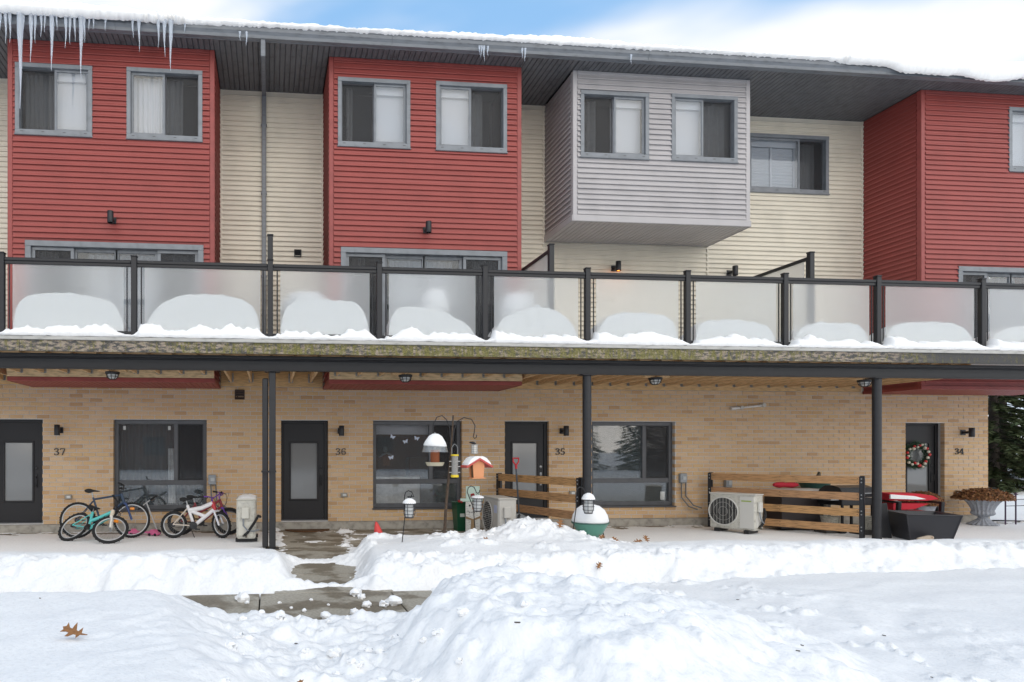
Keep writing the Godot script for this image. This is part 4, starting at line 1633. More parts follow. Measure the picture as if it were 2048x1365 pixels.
func trees():
	var a := conifer_meshes(9.0, 11)
	var b := conifer_meshes(6.0, 12)
	var spots := [
		[a, V(24.3, 0.3, -6.5), 1.0, "tall dark evergreen against the brick end wall at the right edge"],
		[b, V(26.9, 0.35, -5.0), 0.95, "shorter evergreen at the right picture edge, behind the iron fence"],
		[a, V(30.0, 0.5, -11.0), 1.15, "evergreen farthest back beyond the end wall"],
		[b, V(22.9, 0.3, -7.6), 0.8, "low evergreen tucked behind the brick corner"],
		[b, V(26.0, 0.5, -12.0), 1.5, "large evergreen between the others beyond the end wall"],
		[a, V(33.5, 0.5, -9.0), 1.1, "evergreen at the far right beyond the iron fence"],
		[b, V(29.3, 0.4, -7.0), 1.3, "bushy evergreen in the second row beyond the end wall"]]
	for s in spots:
		var t := thing("evergreen_tree", s[3], "tree", s[1], rng.randf() * TAU, "evergreens beyond the end wall")
		t.scale = Vector3.ONE * s[2]
		inst(s[0][0], "trunk", M.bark, t)
		inst(s[0][1], "crown", M.needle, t)
	# trees across the road, mirrored in the windows
	var bt := [bare_tree_mesh(11.0, 21), bare_tree_mesh(9.0, 22)]
	var bx := [-22.0, -19.0, 19.5, 22.5, 26.0, 29.5, 33.0, 37.0]
	for i in 8:
		var t := thing("bare_tree", "leafless tree across the road, mirrored in the windows", "tree", V(bx[i], 0.05, 40.0 + 4.0 * sin(i * 2.1)), rng.randf() * TAU, "bare trees across the road")
		inst(bt[i % 2], "trunk_and_limbs", M.bark, t)
	for i in 4:
		var t := thing("roadside_evergreen", "evergreen across the road, mirrored in the windows", "tree", V([-25.0, 24.0, 28.0, 35.0][i], 0.05, 37.0 + 3.0 * cos(i * 1.7)), rng.randf() * TAU, "evergreens across the road")
		inst(a[0], "trunk", M.bark, t)
		inst(a[1], "crown", M.needle, t)
	# house across the road, mirrored in the ground-floor windows
	var hb := thing("brown_house", "low brown brick house across the road, mirrored in the ground-floor windows", "building", V(0, 0, 38.0))
	var wm := MB.new()
	var hh := []
	for k in 7:
		hh.append([-14.0 + k * 4.4, -12.4 + k * 4.4, 1.2, 2.6])
	wall_panel(wm, -16.0, 17.0, 0.0, 5.4, 0.0, 0.3, hh)
	wm.box(V(-16.0, 0.0, 0.3), V(-15.7, 5.4, 8.0))
	wm.box(V(16.7, 0.0, 0.3), V(17.0, 5.4, 8.0))
	wm.box(V(-16.0, 0.0, 8.0), V(17.0, 5.4, 8.3))
	part(wm, "wall", mat(lin(0.16, 0.075, 0.045), 0.9), hb)
	for q in hh:
		wm = MB.new()
		wm.box(V(q[0], q[2], 0.12), V(q[1], q[3], 0.14))
		part(wm, "window", plain(0.03, 0.035, 0.04, 0.1), hb)
	wm = MB.new()
	wm.T = Transform3D(Basis(V(0, 0, 1), V(0, 1, 0), V(-1, 0, 0)), V(17.5, 0, 0))
	wm.prism(PackedVector2Array([Vector2(-0.6, 5.42), Vector2(8.9, 5.42), Vector2(4.1, 7.4)]), 0.0, 34.0)
	part(wm, "snowy_roof", M.snow_lump, hb)
	# brush beyond the end wall
	var sh := bare_tree_mesh(2.6, 23)
	for i in 3:
		var t := thing("bare_shrub", "leafless brown shrub under the evergreens at the right edge", "shrub", V([25.4, 27.2, 28.6][i], 0.25, [-6.2, -5.9, -7.0][i]), rng.randf() * TAU, "brown shrubs under the evergreens")
		inst(sh, "twigs", plain(0.10, 0.065, 0.045, 0.95), t)

# ------------------------------------------------------------------ fittings on the walls
func wall_light(at: Vector3, label: String, sx := 1.0, lit := false):
	# black cylinder down-light on a bracket; the bracket sits beside the cylinder
	var t := thing("wall_light", label, "wall light", at, 0.0, "black cylinder wall lights")
	var mb := MB.new()
	mb.cbox(V(-0.06 * 1, -0.06, 0), V(0.06, 0.06, 0.018), 0.005)
	mb.tube([V(0, 0, 0.018), V(0, 0, 0.16)], 0.03, 12)
	part(mb, "bracket", M.black, t)
	mb = MB.new()
	mb.lathe(V(0, 0, 0.2), [[0.045, -0.10], [0.053, -0.105], [0.055, -0.10], [0.055, 0.10], [0.05, 0.105], [0.0, 0.105]], 20)
	mb.lathe(V(0, 0, 0.2), [[0.0, -0.04], [0.045, -0.05], [0.045, -0.10]], 16)
	part(mb, "shade", M.black, t)
	if lit:
		mb = MB.new()
		mb.lathe(V(0, 0, 0.2), [[0.0, -0.10], [0.028, -0.095], [0.03, -0.07], [0.0, -0.055]], 14)
		part(mb, "bulb", M.bulb, t)
		var l := OmniLight3D.new()
		l.name = "glow"
		l.light_color = Color(1.0, 0.6, 0.28)
		l.light_energy = 0.015
		l.light_size = 0.03
		l.omni_range = 8.0
		l.omni_attenuation = 2.0
		l.shadow_enabled = true
		t.add_child(l)
		l.position = V(0, -0.13, 0.2)

func wall_fittings():
	wall_light(V(-2.85, 5.83, BAYZ + 0.02), "black cylinder light on the leftmost red bay above the sliding door")
	wall_light(V(2.95, 5.83, BAYZ + 0.02), "black cylinder light on the second red bay above the sliding door")
	wall_light(V(7.40, 5.58, 0.02), "lit black cylinder light on cream siding under the grey bay", 1.0, true)
	wall_light(V(10.06, 5.55, 0.02), "unlit black cylinder light on cream siding right of the grey bay")
	wall_light(V(-4.19, 2.05, 0.005), "black cylinder light on brick between the leftmost door and window")
	wall_light(V(1.455, 2.05, 0.005), "black cylinder light on brick right of the door nearest the steel post pair")
	wall_light(V(6.25, 2.06, 0.005), "black cylinder light on brick just left of the middle steel post")
	wall_light(V(15.76, 2.05, 0.005), "black cylinder light on the brick corner beside the wreathed door")
	var f := SystemFont.new()
	f.font_names = PackedStringArray(["Droid Serif"])
	for q in [["37", -4.20, "right of the leftmost door, above the bicycles"], ["36", 1.46, "beside the door with the brown mat"], ["35", 6.205, "beside the door behind the fence"], ["34", 15.665, "on the end wall beside the wreathed door"]]:
		var tm := TextMesh.new()
		tm.font = f
		tm.text = q[0]
		tm.font_size = 64
		tm.pixel_size = 0.00295
		tm.depth = 0.015
		var o := inst(tm, numbered("house_number"), M.black, self, Transform3D(Basis().scaled(V(1.12, 1, 1)), V(q[1], 1.615, 0.014)))
		tag(o, "black numerals %s %s" % [q[0], q[2]], "house number", "house numbers")
	# bulkhead lamps under the joists
	var lx := [-2.78, 2.48, 7.33, 11.68]
	var lt := ["caged bulkhead lamp under the deck in front of the leftmost red soffit", "caged bulkhead lamp hiding in front of the second red soffit", "caged bulkhead lamp among joists, right of the middle steel post", "caged bulkhead lamp under the deck near the rightmost steel post"]
	for i in 4:
		var t := thing("ceiling_lamp", lt[i], "ceiling lamp", V(lx[i], 3.036, 1.72), 0.0, "bulkhead lamps under the deck")
		var mb := MB.new()
		mb.box(V(-0.25, 0.0, -0.06), V(0.25, 0.035, 0.06))
		part(mb, "mount_board", M.wood, t)
		mb = MB.new()
		mb.lathe(V(0, 0, 0), [[0.0, -0.045], [0.11, -0.045], [0.125, -0.03], [0.125, 0.0], [0.0, 0.0]], 24)
		part(mb, "base", M.black, t)
		mb = MB.new()
		mb.lathe(V(0, 0, 0), [[0.0, -0.125], [0.05, -0.12], [0.085, -0.09], [0.095, -0.045]], 24)
		part(mb, "lens", M.lens, t)
		mb = MB.new()
		for k in 4:
			var w := PI * k / 4.0
			var d := V(cos(w), 0, sin(w))
			mb.tube([d * 0.108 + V(0, -0.045, 0), d * 0.096 + V(0, -0.095, 0), d * 0.05 + V(0, -0.13, 0), d * -0.05 + V(0, -0.13, 0), d * -0.096 + V(0, -0.095, 0), d * -0.108 + V(0, -0.045, 0)], 0.006, 5, false)
		mb.ring(V(0, -0.085, 0), Vector3.UP, 0.101, 0.005, 24, 5)
		part(mb, "cage", M.black, t)
	# vents
	for q in [[-0.626, 2.79, 0.0, 0.10, plain(0.055, 0.03, 0.022, 0.5), "brown square wall vent on the brick under the joists"], [0.565, 5.72, 0.02, 0.075, M.black, "small black square vent on cream siding between the first two red bays"], [-4.95, 5.63, 0.02, 0.08, M.black, "black vent on cream siding at the left picture edge"]]:
		var t := thing("wall_vent", q[5], "vent", V(q[0], q[1], q[2]), 0.0, "wall vents")
		var s: float = q[3]
		var mb := MB.new()
		frame_rect(mb, -s, s, -s, s, -0.004, 0.03, 0.02)
		part(mb, "frame", q[4], t)
		for k in 4:
			var l := MB.new()
			l.T = xf(V(0, -s + 0.035 + k * (2 * s - 0.07) / 3.0, 0.012), 0, 0.6)
			l.box(V(-s + 0.018, -0.016, -0.003), V(s - 0.018, 0.016, 0.003))
			part(l, "louvre", q[4], t)
		mb = MB.new()
		mb.box(V(-s + 0.01, -s + 0.01, -0.003), V(s - 0.01, s - 0.01, 0.001))
		part(mb, "backing", M.groove, t)
	# outlet covers on the brick
	for q in [[-4.025, 0.71, "grey outlet cover on brick right of door 37"], [1.53, 0.715, "grey outlet cover on brick below house number 36"], [6.47, 0.725, "grey outlet cover behind the fence by number 35"], [15.63, 0.69, "dull outlet box on the corner brick behind the urn"]]:
		var t := thing("outlet_cover", q[2], "outlet", V(q[0], q[1], 0.003), 0.0, "outdoor outlets on the brick")
		var mb := MB.new()
		mb.cbox(V(-0.07, -0.045, 0), V(0.07, 0.045, 0.04), 0.012)
		part(mb, "box", plain(0.30, 0.28, 0.24, 0.6), t)
		mb = MB.new()
		mb.cbox(V(-0.03, -0.022, 0.041), V(0.045, 0.028, 0.055), 0.005)
		part(mb, "lid", M.lens, t)
	# isolators with conduits feeding the air conditioners
	for q in [[-1.18, 1.05, "grey isolator switch box on brick right of the left window", [[0.0, -0.12], [0.02, -0.45], [0.25, -0.62], [0.5, -0.66]]], [8.97, 1.04, "grey isolator switch box with two conduits right of window 35", [[0.0, -0.12], [0.0, -0.42], [0.14, -0.62], [0.3, -0.68]]], [10.02, 0.93, "grey junction box on brick behind the right fence", [[0.0, -0.1], [0.0, -0.2], [0.01, -0.3]]]]:
		var t := thing("isolator_box", q[2], "switch box", V(q[0], q[1], 0.002), 0.0, "electrical boxes on the brick")
		var mb := MB.new()
		mb.cbox(V(-0.075, -0.10, 0), V(0.075, 0.10, 0.085), 0.008)
		part(mb, "box", plain(0.28, 0.30, 0.32, 0.45), t)
		mb = MB.new()
		mb.cbox(V(-0.03, -0.04, 0.086), V(0.05, 0.04, 0.10), 0.006)
		part(mb, "cover", plain(0.42, 0.44, 0.45, 0.4), t)
		for s in [-0.03, 0.04]:
			var pts := []
			for p in q[3]:
				pts.append(V(p[0] + s + (0.03 if s > 0 else 0.0), p[1] + (0.03 if s > 0 else 0.0), 0.04 + maxf(0, p[0]) * 0.35))
			pts[0].y = -0.10
			mb = MB.new()
			mb.tube(pts, 0.014, 8)
			part(mb, "conduit", plain(0.14, 0.145, 0.15, 0.5), t)
	# white tube light on the brick
	var t := thing("tube_bracket", "white slim tube fitting on brick right of window 35", "wall fitting", V(10.47, 2.60, 0.05), 0.0)
	var mb := MB.new()
	mb.T = xf(Vector3.ZERO, 0, 0, 0.10)
	mb.tube([V(-0.38, 0, 0), V(-0.12, 0, 0)], 0.032, 12)
	mb.tube([V(-0.12, 0, 0), V(0.34, 0, 0)], 0.024, 12)
	part(mb, "tube", M.white, t)
	mb = MB.new()
	mb.tube([V(0.37, 0.04, -0.05), V(0.37, 0.04, 0.045)], 0.045, 14)
	mb.tube([V(-0.15, -0.015, -0.05), V(-0.15, -0.015, 0.045)], 0.04, 14)
	part(mb, "end_clamp", plain(0.5, 0.49, 0.46, 0.5), t)

# ------------------------------------------------------------------ roof snow and icicles
func roof_top(X: float) -> float:
	# thickness of the snow slab above the gutter
	var k := 0.125
	k += 0.10 * (1.0 - smoothstep(-3.4, 0.2, X))
	k += 0.07 * gau(X, 0, 5.6, 0, 1.8, 1)
	k += 0.12 * smoothstep(10.4, 12.4, X)
	return k

func roof_ice():
	var na := fn(0.8, 101, 3)
	var nb := fn(5.0, 102, 4)
	var mb := MB.new()
	var cols := 760
	var prof := []
	for q in cols + 1:
		var X := lerpf(XL, 17.7, float(q) / cols)
		var th := roof_top(X) + 0.045 * na.get_noise_1d(X) + 0.045 * nb.get_noise_1d(X)
		var over := 0.03 * (1.0 - smoothstep(-2.8, -1.6, X))
		var sag := 0.0
		sag += 0.05 * (1.0 - smoothstep(-3.2, 0.3, X)) + 0.10 * smoothstep(11.9, 12.3, X) * (1.0 - 0.5 * smoothstep(13.2, 13.5, X)) + 0.12 * gau(X, 0, 14.2, 0, 0.6, 1) + 0.05 * smoothstep(10.8, 11.2, X)
		sag += 0.02 * nb.get_noise_1d(X * 2.5 + 30)
		if sag > 0.03:
			over += 0.05
		var ring := []
		for s in [[-0.02 - sag, 1.915 + over - 0.04], [-0.01 - sag, 1.93 + over], [0.02 - sag * 0.5, 1.965 + over * 1.4], [0.35 * th, 1.97 + over * 1.2], [0.7 * th, 1.92 + over], [0.93 * th, 1.83], [1.05 * th, 1.68], [1.15 * th + 0.05, 1.3], [1.2 * th + 0.25, 0.2], [1.2 * th + 0.7, -2.5], [1.2 * th + 1.35, -6.0]]:
			ring.append(V(X, 9.185 + s[0] + 0.010 * nb.get_noise_2d(X * 1.4, s[1] * 5), s[1] + 0.016 * nb.get_noise_2d(X, s[0] * 8 + 3)))
		ring.append(V(X, 9.0, -6.0))
		prof.append(ring)
	for q in cols:
		for r in prof[q].size() - 1:
			mb_smooth(mb, prof, q, r)
	var o := part(mb, "roof_snow", M.snow_fine, self)
	o.set_meta("kind", "stuff")
	o.set_meta("label", "thick wind-packed snow slab along the roof edge above the gutter")
	o.set_meta("category", "snow")
	# icicles: photo-measured clusters, [x, length]
	var ic := []
	for q in [[4, .2], [11, .55], [18, .22], [24, .3], [33, .52], [41, .5], [60, 1.62], [66, .4], [80, .82], [88, .5], [99, .38], [106, .3], [119, .95], [128, .25], [145, .55], [153, .48], [162, .42], [174, 1.05], [180, .42], [189, .22], [197, .2], [220, .22], [272, .3], [284, .52], [321, .45], [333, .6], [345, .85], [372, .14]]:
		ic.append([(q[0] - 540.0) / 112.5, q[1], 0])
	for q in [[480, .12], [493, .2]]:
		ic.append([(q[0] - 540.0) / 112.0, q[1], 1])
	for q in [[950, .12], [954, .16], [959, .24], [967, .14], [1037, .14], [1043, .2]]:
		ic.append([(q[0] - 540.0) / 107.5, q[1], 2])
	ic.append([(1250 - 540.0) / 105.5, 0.14, 3])
	var where := ["icicle hanging from the snowy roof edge over the leftmost red bay", "short icicle on the gutter left of the downpipe", "thin icicle on the gutter over the second red bay", "tiny icicle on the gutter above the grey bay"]
	for q in ic:
		var L: float = q[1]
		var r := 0.012 + 0.026 * minf(L, 1.3)
		var m := MB.new()
		var pts := []
		var rad := []
		var k := 9
		var ph := rng.randf() * 6.0
		for i in k + 1:
			var t := float(i) / k
			pts.append(V(0.010 * sin(ph + t * 5.0) * t, 0.04 - (L + 0.04) * t, 0.010 * cos(ph * 1.3 + t * 4.0) * t))
			rad.append(maxf(0.0025, r * (1.25 * pow(1.0 - t, 1.3) + 0.12) * (1.0 + 0.12 * sin(t * 40.0 + ph))))
		m.tube(pts, rad, 9)
		var lab: String = where[q[2]]
		if L > 1.5:
			lab = "longest icicle, reaching down over the leftmost upper window"
		var c := solo(m, "icicle", M.ice, lab, "icicle", "icicles along the eaves")
		var gz := 1.955 if q[2] == 0 and q[0] < -1.6 else 1.925
		c.position = V(q[0], 9.13 if q[2] == 0 else 9.02, gz)

# ------------------------------------------------------------------ air conditioners
func air_conditioner(at: Vector3, turn: float, label: String, snowy: bool, kind: int):
	# local: fan on +z, service end on +x
	var t := thing("air_conditioner", label, "air conditioner", at, turn, "outdoor air conditioner units")
	var W := 0.86
	var H := 0.70
	var D := 0.33
	var body := plain(0.62, 0.60, 0.53, 0.45) if kind == 0 else plain(0.50, 0.48, 0.44, 0.45) if kind == 1 else plain(0.60, 0.59, 0.55, 0.45)
	var mb := MB.new()
	mb.cbox(V(-W / 2, 0.06, -D / 2), V(W / 2, 0.06 + H, D / 2), 0.022)
	part(mb, "casing", M.offwhite if kind != 1 else body, t)
	mb = MB.new()
	mb.cbox(V(-W / 2 - 0.012, 0.06 + H - 0.015, -D / 2 - 0.012), V(W / 2 + 0.012, 0.06 + H + 0.012, D / 2 + 0.012), 0.01)
	part(mb, "lid", body, t)
	for sx in [-0.28, 0.28]:
		mb = MB.new()
		mb.cbox(V(sx - 0.05, 0.0, -D / 2 - 0.03), V(sx + 0.05, 0.059, D / 2 + 0.03), 0.006)
		part(mb, "foot", M.black, t)
	# fan opening, ring and wire guard
	var cx := -0.16
	var cy := 0.06 + H * 0.5
	var R := 0.27
	mb = MB.new()
	mb.T = xf(V(cx, cy, D / 2 + 0.002), 0, PI / 2)
	mb.lathe(Vector3.ZERO, [[0.0, 0.0], [R, 0.0], [R, 0.004]], 36)
	part(mb, "fan_well", plain(0.06, 0.06, 0.058, 0.8), t)
	mb = MB.new()
	mb.ring(V(cx, cy, D / 2 + 0.012), V(0, 0, 1), R + 0.008, 0.014, 40, 8)
	part(mb, "fan_ring", body, t)
	mb = MB.new()
	for k in 4:
		var w := TAU * k / 4.0
		mb.T = xf(V(cx, cy, D / 2 + 0.008), 0, 0, w) * xf(V(0.13, 0.02, 0), 0, 0.25)
		mb.box(V(-0.10, -0.055, -0.001), V(0.12, 0.055, 0.001))
	mb.T = Transform3D.IDENTITY
	part(mb, "fan", plain(0.03, 0.03, 0.03, 0.5), t)
	mb = MB.new()
	if kind == 1:
		for k in 15:
			var y := -R + 0.02 + k * (2 * R - 0.04) / 14.0
			var hw := sqrt(maxf(0.0, R * R - y * y)) + 0.02
			mb.box(V(cx - hw, cy + y - 0.004, D / 2 + 0.014), V(cx + hw, cy + y + 0.004, D / 2 + 0.02))
	else:
		for k in 9:
			var x := -R + 0.03 + k * (2 * R - 0.06) / 8.0
			var hh := sqrt(maxf(0.0, R * R - x * x))
			mb.tube([V(cx + x, cy - hh, D / 2 + 0.017), V(cx + x, cy + hh, D / 2 + 0.017)], 0.0045, 5, false)
	for rr in [0.09, 0.18]:
		mb.ring(V(cx, cy, D / 2 + 0.02), V(0, 0, 1), rr, 0.003, 28, 5)
	part(mb, "fan_guard", plain(0.42, 0.41, 0.38, 0.5), t)
	mb = MB.new()
	mb.cbox(V(0.15, 0.10, D / 2 + 0.001), V(W / 2 - 0.025, 0.06 + H - 0.04, D / 2 + 0.008), 0.004)
	part(mb, "front_panel", body, t)
	mb = MB.new()
	if kind == 2:
		mb.box(V(0.18, 0.62, D / 2 + 0.0085), V(0.36, 0.645, D / 2 + 0.0105))
		part(mb, "badge", plain(0.30, 0.40, 0.08, 0.4), t)
	elif kind == 1:
		mb.box(V(0.20, 0.50, D / 2 + 0.0085), V(0.36, 0.64, D / 2 + 0.0105))
		part(mb, "sticker", plain(0.45, 0.50, 0.66, 0.4), t)
	# service end: valve cover, conduit and lagged pipe
	mb = MB.new()
	mb.cbox(V(W / 2 + 0.001, 0.42, -0.05), V(W / 2 + 0.05, 0.62, 0.08), 0.01)
	mb.cbox(V(W / 2 + 0.001, 0.12, -0.12), V(W / 2 + 0.006, 0.36, 0.13), 0.002)
	part(mb, "valve_cover", body, t)
	mb = MB.new()
	mb.tube([V(W / 2 + 0.03, 0.42, 0.05), V(W / 2 + 0.05, 0.30, 0.05), V(W / 2 + 0.06, 0.22, -0.02), V(W / 2 + 0.04, 0.20, -0.12), V(W / 2 - 0.02, 0.22, -D / 2 - 0.06)], 0.014, 8)
	part(mb, "conduit", plain(0.22, 0.24, 0.26, 0.5), t)
	mb = MB.new()
	mb.tube([V(W / 2 + 0.02, 0.13, 0.03), V(W / 2 + 0.045, 0.17, -0.02), V(W / 2 + 0.05, 0.36, -0.15), V(W / 2 + 0.0, 0.47, -D / 2 - 0.05), V(W / 2 - 0.12, 0.44, -D / 2 - 0.08)], 0.024, 10)
	part(mb, "pipe_lagging", M.rubber, t)
	mb = MB.new()
	for q in [[0.12, 0.05], [0.10, 0.0]]:
		mb.tube([V(W / 2, q[0], q[1]), V(W / 2 + 0.05, q[0], q[1])], 0.016, 8)
	part(mb, "valve", plain(0.10, 0.09, 0.07, 0.4, 0.6), t)
	if snowy:
		mb = MB.new()
		var n := fn(6.0, 111, 3)
		var g := []
		for i in 25:
			var line := []
			for j in 11:
				var u := i / 24.0
				var w := j / 10.0
				var e := minf(minf(u, 1 - u) * 8.0, minf(w, 1 - w) * 4.0)
				line.append(V((u - 0.5) * W * 0.97, 0.06 + H + 0.013 + 0.028 * minf(1, e) * (1.0 + 0.5 * n.get_noise_2d(u * 3, w)), (0.5 - w) * D * 0.95))
			g.append(line)
		for i in 24:
			for j in 10:
				mb.quad(g[i][j], g[i + 1][j], g[i + 1][j + 1], g[i][j + 1])
		part(mb, "snow_cap", M.snow_fine, t)

func air_conditioners():
	air_conditioner(V(-0.425, 0.02, 1.49), -PI / 2, "cream air conditioner seen end-on beside the left steel post", true, 0)
	air_conditioner(V(4.215, 0.02, 1.86), -PI / 2, "grey-cream air conditioner between the snowman board and the wooden fence", false, 1)
	air_conditioner(V(9.28, 0.02, 1.30), deg_to_rad(-60.9), "cream air conditioner with round fan, left of the right-hand fence", false, 2)

# ------------------------------------------------------------------ slatted fences
func slat_fence(a: Vector3, b: Vector3, label: String, k0: int):
	var t := thing("slat_fence", label, "fence", a, -atan2(b.z - a.z, b.x - a.x), "wooden slat fences between the patios")
	var L := a.distance_to(b)
	for i in 4:
		var y := 1.155 - 0.30 * i
		var mb := MB.new()
		mb.cbox(V(0.05, y - 0.145, -0.019 + 0.002 * (i % 2)), V(L - 0.05, y, 0.019), 0.004)
		var bd := part(mb, "board", M.fence[(i + k0) % 3], t)
		mb = MB.new()
		for x in [0.1, L - 0.1, L * 0.5]:
			for yy in [y - 0.04, y - 0.105]:
				mb.T = xf(V(x, yy, 0.019), 0, PI / 2)
				mb.lathe(Vector3.ZERO, [[0.0, 0.006], [0.006, 0.004], [0.008, 0.0]], 8)
		part(mb, "screw", M.black, bd)
	for x in [0.0, L - 0.07]:
		var mb := MB.new()
		mb.cbox(V(x, 0.0, -0.075), V(x + 0.07, 1.17, -0.021), 0.004)
		mb.cbox(V(x, 0.0, 0.0215), V(x + 0.07, 1.16, 0.03), 0.003)
		var p := part(mb, "post", M.black, t)
		mb = MB.new()
		for i in 4:
			for yy in [1.155 - 0.30 * i - 0.04, 1.155 - 0.30 * i - 0.105]:
				mb.T = xf(V(x + 0.035, yy, 0.03), 0, PI / 2)
				mb.lathe(Vector3.ZERO, [[0.0, 0.012], [0.010, 0.010], [0.013, 0.0]], 8)
		part(mb, "bolt", M.steel, p)

func fences():
	slat_fence(V(4.76, 0.0, 0.16), V(5.47, 0.0, 2.48), "short-looking wooden slat fence crossing in front of door 35", 0)
	slat_fence(V(9.45, 0.0, 0.2), V(11.0, 0.0, 2.42), "long wooden slat fence ending at the rightmost steel post", 1)

# ------------------------------------------------------------------ bicycles
func wheel(parent: Node3D, called: String, c: Vector3, ax: Vector3, R: float, rim: Material, fat: float):
	var w := MB.new()
	w.ring(c, ax, R - fat, fat, 40, 10)
	# tread knobs
	var u := ax.cross(Vector3.UP).normalized()
	var o := ax.cross(u).normalized()
	for k in 44:
		var d := u * cos(TAU * k / 44.0) + o * sin(TAU * k / 44.0)
		var s := ax * fat * (0.55 if k % 2 else -0.55)
		w.T = Transform3D(Basis(d.cross(ax), d, ax), c + d * (R - 0.002) + s)
		w.box(V(-0.008, -0.006, -0.008), V(0.008, 0.004, 0.008))
	w.T = Transform3D.IDENTITY
	var t := part(w, called, M.rubber, parent)
	w = MB.new()
	w.ring(c, ax, R - 2.1 * fat - 0.006, 0.010, 40, 6, 0.012)
	part(w, "rim", rim, t)
	w = MB.new()
	for k in 28:
		var a := TAU * k / 28.0
		var d := u * cos(a) + o * sin(a)
		var d2 := u * cos(a + 0.5) + o * sin(a + 0.5)
		w.tube([c + d2 * 0.02 + ax * (0.03 if k % 2 else -0.03), c + d * (R - 2.1 * fat - 0.012)], 0.0013, 3, false)
	w.tube([c - ax * 0.05, c + ax * 0.05], 0.018, 10)
	part(w, "spokes_and_hub", M.steel, t)

func bicycle(at: Vector3, yaw: float, lean: float, steer: float, label: String, p: Dictionary):
	# local: x forward from the rear axle's ground contact, y up, z to the rider's right
	var t := thing("bicycle", label, "bicycle", Vector3.ZERO, 0.0, "bicycles on the left patio")
	t.transform = xf(at, yaw) * xf(Vector3.ZERO, 0, lean)
	var R: float = p.r
	var wb: float = p.wb
	var s: float = p.s
	var rear := V(0, R, 0)
	var bb := V(wb * 0.42, R - 0.02, 0)
	var seat := V(wb * 0.27, R + 0.42 * s, 0)
	var head_t := V(wb * 0.80, R + 0.47 * s, 0)
	var head_b := V(wb * 0.845, R + 0.34 * s, 0)
	var fr: Material = p.frame
	var fr2: Material = p.get("frame2", fr)
	var tb: float = 0.019 * p.get("tube", 1.0)
	wheel(t, "rear_wheel", rear, V(0, 0, 1), R, p.rim, p.fat)
	var mb := MB.new()
	mb.tube([bb, seat], tb, 10)
	mb.tube([bb, head_b], tb * 1.25, 10)
	if p.get("sloped", false):
		mb.tube([bb.lerp(seat, 0.45), bb.lerp(seat, 0.5).lerp(head_t, 0.5) + V(0, -0.02, 0), head_t], tb * 1.2, 10)
	elif p.get("wave", false):
		mb.tube([bb.lerp(seat, 0.75), bb.lerp(seat, 0.62).lerp(head_t, 0.5), head_t], tb * 1.5, 10)
		mb.tube([bb.lerp(seat, 0.75), bb.lerp(head_b, 0.55)], tb * 1.2, 10)
	else:
		mb.tube([bb.lerp(seat, 0.92), head_t], tb, 10)
	part(mb, "main_frame", fr, t)
	mb = MB.new()
	for z in [-0.055, 0.055]:
		mb.tube([rear + V(0, 0, z), bb + V(-0.02, 0, z * 0.5)], 0.010, 8)
		mb.tube([rear + V(0, 0, z), bb.lerp(seat, 0.85) + V(-0.02, 0, z * 0.3)], 0.009, 8)
	part(mb, "rear_stays", fr2, t)
	mb = MB.new()
	mb.tube([head_t + V(-0.008, 0.02, 0), head_b + V(0.006, -0.02, 0)], tb * 1.4, 12)
	part(mb, "head_tube", p.get("headmat", fr), t)
	mb = MB.new()
	mb.tube([seat, seat + V(-0.025, 0.10 * s, 0)], 0.013, 8)
	part(mb, "seat_post", M.steel, t)
	# saddle
	mb = MB.new()
	var sc := seat + V(-0.03, 0.12 * s, 0)
	var pts := []
	for k in 9:
		pts.append(sc + V(lerpf(-0.12, 0.15, k / 8.0), 0.012 * sin(k * 0.5), 0))
	mb.T = Transform3D(Basis().scaled(V(1, 0.5, 1)), V(0, sc.y * 0.5, 0))
	mb.tube(pts, [0.045, 0.075, 0.085, 0.075, 0.05, 0.036, 0.03, 0.026, 0.012], 12)
	part(mb, "saddle", M.rubber, t)
	# crank set
	mb = MB.new()
	mb.tube([bb + V(0, 0, 0.045), bb + V(0, 0, 0.05)], 0.085 * s, 24)
	mb.tube([bb + V(0, 0, -0.07), bb + V(0, 0, 0.07)], 0.02, 10)
	mb.tube([bb + V(0, 0, 0.065), bb + V(0.11 * s, -0.08 * s, 0.07)], 0.009, 8)
	mb.tube([bb + V(0, 0, -0.065), bb + V(-0.11 * s, 0.08 * s, -0.07)], 0.009, 8)
	mb.cbox(bb + V(0.11 * s - 0.04, -0.08 * s - 0.012, 0.075), bb + V(0.11 * s + 0.04, -0.08 * s + 0.012, 0.15), 0.004)
	mb.cbox(bb + V(-0.11 * s - 0.04, 0.08 * s - 0.012, -0.15), bb + V(-0.11 * s + 0.04, 0.08 * s + 0.012, -0.075), 0.004)
	mb.tube([rear + V(0, 0, 0.045), rear + V(0, 0, 0.05)], 0.045, 18)
	part(mb, "crank_set", M.black, t)
	mb = MB.new()
	mb.tube([rear + V(0, 0.042, 0.048), bb + V(0, 0.08 * s, 0.048)], 0.005, 5)
	mb.tube([rear + V(0, -0.042, 0.048), bb + V(0, -0.08 * s, 0.048)], 0.005, 5)
	part(mb, "chain", plain(0.06, 0.05, 0.04, 0.5, 0.5), t)
	if p.get("stand", false):
		mb = MB.new()
		mb.tube([bb + V(-0.06, -0.03, 0.03), V(bb.x + 0.06, 0.015, 0.19)], 0.008, 6)
		part(mb, "kick_stand", M.black, t)
	# steered front end
	var f := node("front_end", t)
	var axis := (head_t - head_b).normalized()
	f.transform = Transform3D(Basis(), head_b) * Transform3D(Basis(axis, steer), Vector3.ZERO) * Transform3D(Basis(), -head_b)
	var fh := V(wb, R, 0)
	wheel(f, "front_wheel", fh, V(0, 0, 1), R, p.rim, p.fat)
	mb = MB.new()
